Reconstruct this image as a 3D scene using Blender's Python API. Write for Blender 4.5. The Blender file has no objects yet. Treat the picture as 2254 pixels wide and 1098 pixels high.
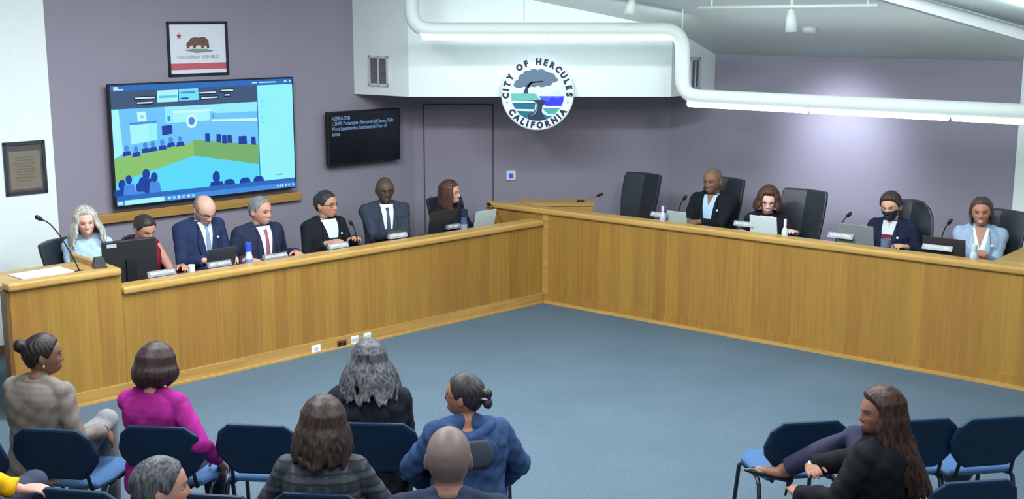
import bpy, bmesh, math, random
import numpy as np
from mathutils import Vector, Matrix
random.seed(7); np.random.seed(7)
SC = bpy.context.scene
COL = SC.collection
PI = math.pi
V = Vector
SC.view_settings.view_transform = 'Standard'
SC.view_settings.look = 'None'
SC.view_settings.exposure = 0.0
SC.cycles.max_bounces = 6
SC.cycles.diffuse_bounces = 4
SC.cycles.glossy_bounces = 2
SC.cycles.use_denoising = True
# ------------------------------------------------------------------ camera
FPX, HCAM = 2700.0, 3.0
PITCH = math.atan((549 - 30) / FPX)
cam_d = bpy.data.cameras.new('camera'); cam_d.sensor_width = 36.0; cam_d.lens = 36.0 * FPX / 2254.0
cam_d.clip_start = 0.05; cam_d.clip_end = 100
cam = bpy.data.objects.new('camera', cam_d); COL.objects.link(cam)
cam.location = (0, 0, HCAM); cam.rotation_euler = (PI / 2 - PITCH, 0, 0); SC.camera = cam
CW = V((0, 0, HCAM)); FW = V((0, math.cos(PITCH), -math.sin(PITCH))); UPV = V((0, math.sin(PITCH), math.cos(PITCH)))
def ray(x, y): return FW + V((1, 0, 0)) * ((x - 1127) / FPX) - UPV * ((y - 549) / FPX)
def onz(x, y, z=0.0):
    d = ray(x, y); return CW + d * ((z - HCAM) / d.z)
def onpl(x, y, P, n):
    d = ray(x, y); return CW + d * ((P - CW).dot(n) / d.dot(n))
# measured plan of the room: the dais corner and its two arms
A0 = onz(190, 890); B0 = onz(1195, 665); D0 = onz(2254, 858)
UL = (B0 - A0).normalized(); VR = (D0 - B0).normalized()
NL = V((-UL.y, UL.x, 0)); NR = V((-VR.y, VR.x, 0))
def LP(s, q, z=0.0): return B0 + UL * s + NL * q + V((0, 0, z))
def RP(s, q, z=0.0): return B0 + VR * s + NR * q + V((0, 0, z))
RL = math.atan2(UL.y, UL.x); RR = math.atan2(VR.y, VR.x)
QW = 2.0
def onL(x, y, q): return onpl(x, y, B0 + NL * q, NL)
def onR(x, y, q): return onpl(x, y, B0 + NR * q, NR)
def sL(P): return (P - B0).dot(UL)
def sR(P): return (P - B0).dot(VR)
# ------------------------------------------------------------------ colours / materials
def lin(c):
    return tuple(((v / 255) / 12.92 if v / 255 <= 0.04045 else ((v / 255 + 0.055) / 1.055) ** 2.4) for v in c)
_M = {}
def mat(name, rgb, rough=0.6, metal=0.0, noise=0.06, scale=30.0, bump=0.0, emit=0.0, spec=0.4, stretch=None):
    if name in _M: return _M[name]
    m = bpy.data.materials.new(name); m.use_nodes = True; nt = m.node_tree; N = nt.nodes; Lk = nt.links
    b = N['Principled BSDF']; c = lin(rgb)
    b.inputs['Roughness'].default_value = rough; b.inputs['Metallic'].default_value = metal
    b.inputs['Specular IOR Level'].default_value = spec
    tc = N.new('ShaderNodeTexCoord'); mp = N.new('ShaderNodeMapping'); nz = N.new('ShaderNodeTexNoise')
    Lk.new(tc.outputs['Object'], mp.inputs['Vector']); Lk.new(mp.outputs['Vector'], nz.inputs['Vector'])
    if stretch: mp.inputs['Scale'].default_value = stretch
    nz.inputs['Scale'].default_value = scale; nz.inputs['Detail'].default_value = 3
    rp = N.new('ShaderNodeValToRGB'); Lk.new(nz.outputs['Fac'], rp.inputs['Fac'])
    rp.color_ramp.elements[0].position = 0.3; rp.color_ramp.elements[1].position = 0.7
    rp.color_ramp.elements[0].color = tuple(max(0, v * (1 - noise)) for v in c) + (1,)
    rp.color_ramp.elements[1].color = tuple(min(1, v * (1 + noise)) for v in c) + (1,)
    Lk.new(rp.outputs['Color'], b.inputs['Base Color'])
    if bump:
        bp = N.new('ShaderNodeBump'); bp.inputs['Strength'].default_value = bump; bp.inputs['Distance'].default_value = 0.01
        Lk.new(nz.outputs['Fac'], bp.inputs['Height']); Lk.new(bp.outputs['Normal'], b.inputs['Normal'])
    if emit:
        b.inputs['Emission Strength'].default_value = emit
        b.inputs['Emission Color'].default_value = c + (1,)
    _M[name] = m
    return m
def glow(name, rgb, strength=1.0):
    if name in _M: return _M[name]
    m = bpy.data.materials.new(name); m.use_nodes = True; nt = m.node_tree
    b = nt.nodes['Principled BSDF']; b.inputs['Base Color'].default_value = (0.01, 0.01, 0.012, 1)
    b.inputs['Roughness'].default_value = 0.35; b.inputs['Specular IOR Level'].default_value = 0.2
    b.inputs['Emission Color'].default_value = lin(rgb) + (1,); b.inputs['Emission Strength'].default_value = strength
    _M[name] = m
    return m
def wood(name, rgb1, rgb2, plank=0.0, rough=0.42, along='x', gscale=1.0):
    if name in _M: return _M[name]
    m = bpy.data.materials.new(name); m.use_nodes = True; nt = m.node_tree; N = nt.nodes; Lk = nt.links
    b = N['Principled BSDF']; b.inputs['Roughness'].default_value = rough; b.inputs['Specular IOR Level'].default_value = 0.35
    tc = N.new('ShaderNodeTexCoord')
    mp = N.new('ShaderNodeMapping'); Lk.new(tc.outputs['Object'], mp.inputs['Vector'])
    mp.inputs['Scale'].default_value = (22, 22, 1.1) if along == 'z' else (1.1, 22, 22)
    nz = N.new('ShaderNodeTexNoise'); nz.inputs['Scale'].default_value = 1.6 * gscale; nz.inputs['Detail'].default_value = 6
    Lk.new(mp.outputs['Vector'], nz.inputs['Vector'])
    rp = N.new('ShaderNodeValToRGB'); rp.color_ramp.elements[0].position = 0.25; rp.color_ramp.elements[1].position = 0.75
    rp.color_ramp.elements[0].color = lin(rgb1) + (1,); rp.color_ramp.elements[1].color = lin(rgb2) + (1,)
    Lk.new(nz.outputs['Fac'], rp.inputs['Fac'])
    out = rp.outputs['Color']
    if plank:
        sx = N.new('ShaderNodeSeparateXYZ'); Lk.new(tc.outputs['Object'], sx.inputs[0])
        def step(w, off):
            a = N.new('ShaderNodeMath'); a.operation = 'MULTIPLY_ADD'; a.inputs[1].default_value = 1 / w; a.inputs[2].default_value = off
            Lk.new(sx.outputs['X'], a.inputs[0])
            fl = N.new('ShaderNodeMath'); fl.operation = 'FLOOR'; Lk.new(a.outputs[0], fl.inputs[0])
            wn = N.new('ShaderNodeTexWhiteNoise'); wn.noise_dimensions = '1D'; Lk.new(fl.outputs[0], wn.inputs['W'])
            return wn.outputs['Value']
        v1 = step(plank, 0.3); v2 = step(plank * 0.43, 7.7)
        ad = N.new('ShaderNodeMath'); ad.operation = 'MULTIPLY_ADD'; ad.inputs[1].default_value = 0.6
        Lk.new(v1, ad.inputs[0]); Lk.new(v2, ad.inputs[2])
        mr = N.new('ShaderNodeMapRange'); mr.inputs['From Max'].default_value = 1.6
        mr.inputs['To Min'].default_value = 0.88; mr.inputs['To Max'].default_value = 1.10
        Lk.new(ad.outputs[0], mr.inputs['Value'])
        hs = N.new('ShaderNodeHueSaturation'); Lk.new(out, hs.inputs['Color']); Lk.new(mr.outputs[0], hs.inputs['Value'])
        mh = N.new('ShaderNodeMapRange'); mh.inputs['To Min'].default_value = 0.493; mh.inputs['To Max'].default_value = 0.507
        Lk.new(v2, mh.inputs['Value']); Lk.new(mh.outputs[0], hs.inputs['Hue'])
        out = hs.outputs['Color']
    Lk.new(out, b.inputs['Base Color'])
    _M[name] = m
    return m
def plaid(name, base, line, line2, period=0.045):
    if name in _M: return _M[name]
    m = bpy.data.materials.new(name); m.use_nodes = True; nt = m.node_tree; N = nt.nodes; Lk = nt.links
    b = N['Principled BSDF']; b.inputs['Roughness'].default_value = 0.9
    tc = N.new('ShaderNodeTexCoord'); col = None
    def wave(d, per):
        w = N.new('ShaderNodeTexWave'); w.wave_type = 'BANDS'; w.bands_direction = d
        w.inputs['Scale'].default_value = 0.314 / per; w.inputs['Distortion'].default_value = 0.6
        Lk.new(tc.outputs['Object'], w.inputs['Vector'])
        g = N.new('ShaderNodeMath'); g.operation = 'GREATER_THAN'; g.inputs[1].default_value = 0.86; Lk.new(w.outputs['Fac'], g.inputs[0])
        return g.outputs[0]
    def mix(f, a, c):
        x = N.new('ShaderNodeMix'); x.data_type = 'RGBA'
        if f is not None: Lk.new(f, x.inputs[0])
        if isinstance(a, tuple): x.inputs[6].default_value = a
        else: Lk.new(a, x.inputs[6])
        x.inputs[7].default_value = c
        return x.outputs[2]
    c = mix(wave('X', period * 1.9), lin(base) + (1,), lin(line) + (1,))
    c = mix(wave('Z', period * 1.9), c, lin(line) + (1,))
    c = mix(wave('Z', period), c, lin(line2) + (1,))
    Lk.new(c, b.inputs['Base Color'])
    _M[name] = m
    return m
def vcol(name, rough=0.5, spec=0.3):
    if name in _M: return _M[name]
    m = bpy.data.materials.new(name); m.use_nodes = True; nt = m.node_tree; b = nt.nodes['Principled BSDF']
    a = nt.nodes.new('ShaderNodeAttribute'); a.attribute_name = 'Col'
    tc = nt.nodes.new('ShaderNodeTexCoord'); nz = nt.nodes.new('ShaderNodeTexNoise'); nz.inputs['Scale'].default_value = 60
    nt.links.new(tc.outputs['Object'], nz.inputs['Vector'])
    mr = nt.nodes.new('ShaderNodeMapRange'); mr.inputs['To Min'].default_value = 0.93; mr.inputs['To Max'].default_value = 1.07
    nt.links.new(nz.outputs['Fac'], mr.inputs['Value'])
    hs = nt.nodes.new('ShaderNodeHueSaturation'); nt.links.new(a.outputs['Color'], hs.inputs['Color']); nt.links.new(mr.outputs[0], hs.inputs['Value'])
    nt.links.new(hs.outputs['Color'], b.inputs['Base Color'])
    b.inputs['Roughness'].default_value = rough; b.inputs['Specular IOR Level'].default_value = spec
    _M[name] = m
    return m
# ------------------------------------------------------------------ object helpers
def empty(name, loc=(0, 0, 0), rz=0.0, label=None, cat=None, group=None):
    o = bpy.data.objects.new(name, None); COL.objects.link(o); o.location = loc; o.rotation_euler = (0, 0, rz)
    o.empty_display_size = 0.1
    tag(o, label, cat, group); return o
def tag(o, label=None, cat=None, group=None, kind=None):
    if label: o['label'] = label
    if cat: o['category'] = cat
    if group: o['group'] = group
    if kind: o['kind'] = kind
    return o
class MB:
    def __init__(s): s.v = []; s.f = []; s.m = []
    def add(s, vs, fs, mi=0):
        b = len(s.v); s.v += [tuple(x) for x in vs]; s.f += [tuple(b + i for i in f) for f in fs]; s.m += [mi] * len(fs); return s
    def box(s, lo, hi, mi=0, M=None):
        (x0, y0, z0), (x1, y1, z1) = lo, hi
        vs = [V(p) for p in ((x0,y0,z0),(x1,y0,z0),(x1,y1,z0),(x0,y1,z0),(x0,y0,z1),(x1,y0,z1),(x1,y1,z1),(x0,y1,z1))]
        if M: vs = [M @ p for p in vs]
        return s.add(vs, [(0,3,2,1),(4,5,6,7),(0,1,5,4),(1,2,6,5),(2,3,7,6),(3,0,4,7)], mi)
    def loft(s, rings, mi=0, cap=True, closed=True):
        n = len(rings[0]); vs = [p for r in rings for p in r]; fs = []
        for i in range(len(rings) - 1):
            for j in range(n if closed else n - 1):
                k = (j + 1) % n
                fs.append((i*n+j, i*n+k, (i+1)*n+k, (i+1)*n+j))
        if cap: fs.append(tuple(reversed(range(n)))); fs.append(tuple((len(rings)-1)*n + j for j in range(n)))
        return s.add(vs, fs, mi)
    def tube(s, path, rad, n=10, mi=0, ecc=1.0, round_ends=False):
        P = [V(p) for p in path]; k = len(P)
        R = list(rad) if hasattr(rad, '__len__') else [rad] * k
        if round_ends:
            d0 = (P[0] - P[1]).normalized(); d1 = (P[-1] - P[-2]).normalized()
            r0, r1 = R[0], R[-1]
            P = [P[0] + d0 * r0 * .95, P[0] + d0 * r0 * .6] + P + [P[-1] + d1 * r1 * .6, P[-1] + d1 * r1 * .95]
            R = [r0 * .3, r0 * .78] + R + [r1 * .78, r1 * .3]; k = len(P)
        T = [(P[min(i+1, k-1)] - P[max(i-1, 0)]).normalized() for i in range(k)]
        ref = V((0, 0, 1)) if abs(T[0].z) < 0.9 else V((0, 1, 0))
        rings = []; x = T[0].cross(ref).normalized()
        for i in range(k):
            x = (x - T[i] * x.dot(T[i])).normalized(); y = T[i].cross(x)
            rings.append([P[i] + (x * math.cos(2*PI*j/n) + y * (math.sin(2*PI*j/n) * ecc)) * R[i] for j in range(n)])
        return s.loft(rings, mi)
    def ellip(s, c, r, nu=20, nv=12, mi=0, M=None):
        c = V(c); vs = []; fs = []
        for i in range(nv + 1):
            a = PI * i / nv
            for j in range(nu):
                b = 2*PI*j/nu
                p = V((r[0]*math.sin(a)*math.cos(b), r[1]*math.sin(a)*math.sin(b), -r[2]*math.cos(a)))
                vs.append(c + (M @ p if M else p))
        for i in range(nv):
            for j in range(nu):
                k = (j+1) % nu
                q = (i*nu+j, i*nu+k, (i+1)*nu+k, (i+1)*nu+j)
                fs.append(q)
        return s.add(vs, fs, mi)
    def lathe(s, prof, c=(0,0,0), n=20, mi=0, M=None):
        rings = []
        for r, z in prof:
            ring = [V((r*math.cos(2*PI*j/n), r*math.sin(2*PI*j/n), z)) for j in range(n)]
            if M: ring = [M @ p for p in ring]
            rings.append([p + V(c) for p in ring])
        return s.loft(rings, mi)
    def prism(s, poly, z0, z1, mi=0):
        return s.loft([[(x, y, z0) for x, y in poly], [(x, y, z1) for x, y in poly]], mi)
    def flat(s, poly, y, mi=0, th=0.001):
        """polygon in the x,z plane, facing -y"""
        n = len(poly); a = sum(poly[i][0]*poly[(i+1)%n][1] - poly[(i+1)%n][0]*poly[i][1] for i in range(n))
        if a < 0: poly = poly[::-1]
        return s.add([(x, y, z) for x, z in poly], [tuple(range(n))], mi)
    def build(s, name, mats, parent=None, smooth=False, bevel=0.0, seg=2):
        me = bpy.data.meshes.new(name); me.from_pydata(s.v, [], s.f)
        if not isinstance(mats, (list, tuple)): mats = [mats]
        for m in mats: me.materials.append(m)
        if len(mats) > 1: me.polygons.foreach_set('material_index', s.m)
        if smooth: me.polygons.foreach_set('use_smooth', [True] * len(me.polygons))
        bm = bmesh.new(); bm.from_mesh(me)
        bmesh.ops.recalc_face_normals(bm, faces=bm.faces) if not getattr(s, 'keep', False) else None
        bm.to_mesh(me); bm.free(); me.update()
        o = bpy.data.objects.new(name, me); COL.objects.link(o)
        if parent: o.parent = parent
        if bevel:
            md = o.modifiers.new('bevel', 'BEVEL'); md.width = bevel; md.segments = seg; md.limit_method = 'ANGLE'; md.angle_limit = 0.7
        return o
def flatbuild(mb, name, mats, parent):
    mb.keep = True; return mb.build(name, mats, parent)
def fuse(mb, name, voxel, mats, parent, smooth_it=2, fac=0.5, post=None):
    """union overlapping closed shapes into one continuous skin"""
    me = bpy.data.meshes.new('tmp'); me.from_pydata(mb.v, [], mb.f)
    bm = bmesh.new(); bm.from_mesh(me); bmesh.ops.recalc_face_normals(bm, faces=bm.faces); bm.to_mesh(me); bm.free()
    o = bpy.data.objects.new('tmp', me); COL.objects.link(o)
    r = o.modifiers.new('r', 'REMESH'); r.mode = 'VOXEL'; r.voxel_size = voxel; r.use_smooth_shade = True
    if smooth_it:
        q = o.modifiers.new('s', 'SMOOTH'); q.factor = fac; q.iterations = smooth_it
    dg = bpy.context.evaluated_depsgraph_get()
    nm = bpy.data.meshes.new_from_object(o.evaluated_get(dg))
    bpy.data.objects.remove(o); bpy.data.meshes.remove(me)
    nm.name = name; nm.materials.clear()
    for m in (mats if isinstance(mats, (list, tuple)) else [mats]): nm.materials.append(m)
    nm.polygons.foreach_set('use_smooth', [True] * len(nm.polygons))
    if post: post(nm)
    o = bpy.data.objects.new(name, nm); COL.objects.link(o)
    if parent: o.parent = parent
    return o
def dup(root, loc, rz, label=None, group=None):
    r = root.copy(); COL.objects.link(r); r.location = loc; r.rotation_euler = (0, 0, rz)
    if label: r['label'] = label
    if group: r['group'] = group
    for ch in list(root.children):
        c = ch.copy(); COL.objects.link(c); c.parent = r
        for g in list(ch.children):
            d = g.copy(); COL.objects.link(d); d.parent = c
    return r
def text_mesh(mb, txt, x, z, y, size, mi=0, rot=0.0, bold=0.0, align='CENTER', valign='CENTER', sx=1.0):
    """lettering as flat geometry in the x,z plane facing -y"""
    cu = bpy.data.curves.new('t', 'FONT'); cu.body = txt; cu.size = size; cu.align_x = align; cu.align_y = valign; cu.offset = bold
    cu.resolution_u = 3
    o = bpy.data.objects.new('t', cu); COL.objects.link(o)
    me = bpy.data.meshes.new_from_object(o.evaluated_get(bpy.context.evaluated_depsgraph_get()))
    c, s = math.cos(rot), math.sin(rot)
    vs = [(x + v.co.x*sx*c - v.co.y*s, y, z + v.co.x*sx*s + v.co.y*c) for v in me.vertices]
    mb.add(vs, [tuple(p.vertices) for p in me.polygons], mi)
    bpy.data.objects.remove(o); bpy.data.curves.remove(cu); bpy.data.meshes.remove(me)
def struct(o, ): o['kind'] = 'structure'; return o
def disc(cx, cz, r, n=48, a0=0, a1=2*PI):
    full = abs(a1 - a0 - 2*PI) < 1e-6
    return [(cx + r*math.cos(a0 + (a1-a0)*i/(n if full else n-1)), cz + r*math.sin(a0 + (a1-a0)*i/(n if full else n-1))) for i in range(n)]
# ================================================================== SETTING
M_WALL = mat('mauve wall fabric', (149, 144, 158), 0.92, noise=0.035, scale=90, bump=0.05, spec=0.1)
M_WHITE = mat('white painted plaster', (232, 241, 240), 0.85, noise=0.015, scale=20, spec=0.15)
M_CEIL = mat('pale ceiling paint', (206, 214, 212), 0.9, noise=0.02, scale=8, spec=0.1)
M_DARK = mat('black plastic', (22, 25, 30), 0.45, noise=0.1)
M_FRAME = mat('black wood frame', (26, 30, 42), 0.4, noise=0.15)
M_SILVER = mat('brushed metal', (190, 195, 198), 0.3, metal=0.9, noise=0.04)
M_OAKF = wood('honey oak veneer', (147, 109, 47), (164, 124, 60), plank=0.31, along='z')
M_OAKT = wood('honey oak trim', (168, 130, 66), (200, 162, 94), along='x', rough=0.3)
M_OAKB = wood('oak kick plate', (160, 122, 60), (188, 150, 86), along='x')
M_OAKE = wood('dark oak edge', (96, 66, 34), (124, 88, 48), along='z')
M_WORKTOP = mat('dark brown laminate', (66, 44, 36), 0.5, noise=0.1)
def carpet():
    m = bpy.data.materials.new('blue grey carpet'); m.use_nodes = True; nt = m.node_tree; N = nt.nodes; Lk = nt.links; b = N['Principled BSDF']
    tc = N.new('ShaderNodeTexCoord'); n1 = N.new('ShaderNodeTexNoise'); n1.inputs['Scale'].default_value = 55; n1.inputs['Detail'].default_value = 5
    n2 = N.new('ShaderNodeTexNoise'); n2.inputs['Scale'].default_value = 1.3; n2.inputs['Detail'].default_value = 3
    Lk.new(tc.outputs['Object'], n1.inputs['Vector']); Lk.new(tc.outputs['Object'], n2.inputs['Vector'])
    ad = N.new('ShaderNodeMath'); ad.operation = 'MULTIPLY_ADD'; ad.inputs[1].default_value = 0.45; Lk.new(n2.outputs['Fac'], ad.inputs[0]); Lk.new(n1.outputs['Fac'], ad.inputs[2])
    rp = N.new('ShaderNodeValToRGB'); rp.color_ramp.elements[0].position = 0.45; rp.color_ramp.elements[1].position = 0.95
    rp.color_ramp.elements[0].color = lin((76, 93, 105)) + (1,); rp.color_ramp.elements[1].color = lin((91, 108, 121)) + (1,)
    Lk.new(ad.outputs[0], rp.inputs['Fac']); Lk.new(rp.outputs['Color'], b.inputs['Base Color'])
    b.inputs['Roughness'].default_value = 0.95; b.inputs['Specular IOR Level'].default_value = 0.08
    bp = N.new('ShaderNodeBump'); bp.inputs['Strength'].default_value = 0.35; bp.inputs['Distance'].default_value = 0.01
    Lk.new(n1.outputs['Fac'], bp.inputs['Height']); Lk.new(bp.outputs['Normal'], b.inputs['Normal'])
    return m
M_CARPET = carpet()
CSL, CZ0 = 0.32, 2.56
def zc(P): return CZ0 + CSL * (QW - (V((P[0], P[1], 0)) - B0).dot(NR))
NCEIL = V((CSL * NR.x, CSL * NR.y, 1)); PCEIL = RP(0, QW, CZ0)
def onceil(x, y, drop=0.0): return onpl(x, y, PCEIL - V((0, 0, drop)), NCEIL)
YC = 14.03
def s_at_y(P0, d, y): return (y - P0.y) / d.y
sLc = s_at_y(LP(0, QW), UL, YC); sRc = s_at_y(RP(0, QW), VR, YC)
CL, CR = LP(sLc, QW), RP(sRc, QW)
def wall(name, a, b, out, m, z0=0.0, top=None):
    a, b = V((a.x, a.y, 0)), V((b.x, b.y, 0)); o = out * 0.12; mb = MB()
    def tz(p): return (zc(p) + 0.02) if top is None else top
    vs = [V((p.x, p.y, z0)) for p in (a, b, b + o, a + o)] + [V((p.x, p.y, tz(q))) for p, q in ((a, a), (b, b), (b + o, b), (a + o, a))]
    mb.add(vs, [(0,3,2,1),(4,5,6,7),(0,1,5,4),(1,2,6,5),(2,3,7,6),(3,0,4,7)])
    return struct(mb.build(name, m))
wall('wall_left', LP(-10, QW), CL, NL, M_WALL)
wall('wall_center', CL, CR, V((0, 1, 0)), M_WALL)
wall('wall_right', CR, RP(8, QW), NR, M_WALL)
fl = MB().box((-14, -3, -0.1), (14, 15, 0)); struct(fl.build('floor', M_CARPET))
c4 = [RP(-5, QW + .1), RP(9, QW + .1), RP(9, -9), RP(-5, -9)]
cm = MB(); cm.add([V((p.x, p.y, zc(p))) for p in c4] + [V((p.x, p.y, zc(p) + .1)) for p in c4], [(0,1,2,3),(7,6,5,4),(0,4,5,1),(1,5,6,2),(2,6,7,3),(3,7,4,0)])
struct(cm.build('ceiling', M_CEIL))
# raised platform under the right arm of the dais
pl = [RP(0.35, .10), RP(6.5, .10), RP(6.5, QW - .02), RP(sRc + .02, QW - .02), V((0.98, 13.9, 0)), V((0.98, 12.35, 0))]
mb = MB(); mb.prism([(p.x, p.y) for p in pl], 0, 0.1); struct(mb.build('trim_1', M_CARPET))
# white pilasters at the outer ends of both coloured walls
def pilaster(name, a, b, out, q):
    return wall(name, a, b, out * q / 0.12, M_WHITE)
sPL = sL(onL(112, 250, QW - .12))
o = wall('wall_far_left', LP(-9, QW - .12), LP(sPL, QW - .12), NL, M_WHITE)
sPR = sR(onR(2240, 300, QW - .1))
o = wall('wall_far_right', RP(sPR, QW - .1), RP(7, QW - .1), NR, M_WHITE)
bb = MB(); a, b = LP(-9, QW - .14), LP(sPL, QW - .14)
mb = MB().box((-9, QW - .14, 0), (sPL, QW - .121, .09)); o = mb.build('baseboard_left', wood('brown baseboard', (104, 74, 52), (130, 96, 70)))
o.location = B0; o.rotation_euler = (0, 0, RL); struct(o)
# soffit over the corner
YF = onz(900, 213, 2.14).y
sf = [LP(-0.926, QW - .001), V((onpl(900, 213, V((0, YF, 0)), V((0, 1, 0))).x, YF, 0)), V((onpl(1477, 213, V((0, YF, 0)), V((0, 1, 0))).x, YF, 0)), RP(0.849, QW - .001), CR + V((0, -.01, 0)), CL + V((0, -.01, 0))]
mb = MB(); mb.add([V((p.x, p.y, 2.14)) for p in sf] + [V((p.x, p.y, zc(p) + .05)) for p in sf], [tuple(range(5, -1, -1)), tuple(range(6, 12))] + [(i, (i+1) % 6, (i+1) % 6 + 6, i + 6) for i in range(6)])
struct(mb.build('wall_soffit', M_WHITE))
# door in the corner wall
def oc(x, y, q=0.0): return onpl(x, y, V((0, YC - q, 0)), V((0, 1, 0)))
xd0, xd1, zd = oc(936, 400).x, oc(1084, 400).x, oc(1000, 231).z
M_SEAM = mat('dark door gap', (74, 76, 88), 0.9)
mb = MB().box((xd0, YC - .012, 0.01), (xd1, YC, zd)); dr = struct(mb.build('door_1', M_WALL))
mb = MB()
for lo, hi in (((xd0 - .012, YC - .014, 0), (xd0, YC, zd + .012)), ((xd1, YC - .014, 0), (xd1 + .012, YC, zd + .012)), ((xd0, YC - .014, zd), (xd1, YC, zd + .012))): mb.box(lo, hi)
mb.build('door_gap', M_SEAM, dr)
hz = oc(952, 436); mb = MB(); mb.tube([(xd0 + .07, YC - .012, hz.z), (xd0 + .07, YC - .06, hz.z), (xd0 + .19, YC - .065, hz.z)], [.012, .012, .01], 10, round_ends=True)
mb.lathe([(.026, 0), (.026, .006)], (xd0 + .07, YC - .012, hz.z), 16, M=Matrix.Rotation(PI/2, 4, 'X'))
mb.build('door_handle', M_SILVER, dr, smooth=True)
# wall frame helpers: local x right, z up, -y towards the room
def on_left_wall(name, x, y, label, cat, q=QW, group=None):
    P = onL(x, y, q); return empty(name, P, RL, label, cat, group)
# ------------------------------------------------------------------ vents
def vent(name, a, b, P, rz, label):
    w, h = a, b; r = empty(name, P, rz, label, 'vent')
    mb = MB()
    for lo, hi in (((-w/2, -.014, -h/2), (-w/2 + .03, 0, h/2)), ((w/2 - .03, -.014, -h/2), (w/2, 0, h/2)), ((-w/2, -.014, -h/2), (w/2, 0, -h/2 + .03)), ((-w/2, -.014, h/2 - .03), (w/2, 0, h/2)), ((-.008, -.014, -h/2), (.008, 0, h/2))): mb.box(lo, hi)
    mb.build('vent_frame', mat('pale vent metal', (205, 205, 208), .5), r)
    mb = MB(); mb.box((-w/2 + .02, -.004, -h/2 + .02), (w/2 - .02, -.001, h/2 - .02)); mb.build('vent_backing', mat('vent dark', (92, 94, 104), .8), r)
    mb = MB()
    for i in range(14):
        z = -h/2 + .035 + (h - .07) * i / 13; mb.box((-w/2 + .03, -.010, z - .004), (w/2 - .03, -.005, z + .004))
    mb.build('slats', mat('vent slats', (118, 120, 130), .6), r)
lf0, lf1 = sf[0], sf[1]; dl = (lf1 - lf0); nlf = V((dl.y, -dl.x, 0)).normalized()
Pv = onpl(834, 156, lf0, nlf); pA = onpl(813, 156, lf0, nlf); pB = onpl(857, 156, lf0, nlf)
vent('air_vent', (pB - pA).length, abs(onpl(834, 122, lf0, nlf).z - onpl(834, 190, lf0, nlf).z), Pv + nlf * .001, math.atan2(dl.y, dl.x), 'white framed air vent on the left side of the white soffit')
rf0, rf1 = sf[2], sf[3]; dr_ = (rf1 - rf0); nrf = V((dr_.y, -dr_.x, 0)).normalized()
Pv = onpl(1529, 162, rf0, nrf); pA = onpl(1519, 162, rf0, nrf); pB = onpl(1540, 162, rf0, nrf)
vent('air_vent', (pB - pA).length, .35, Pv + nrf * .001, math.atan2(dr_.y, dr_.x), 'grey air vent on the right side of the soffit beside the hanging tube')
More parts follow.
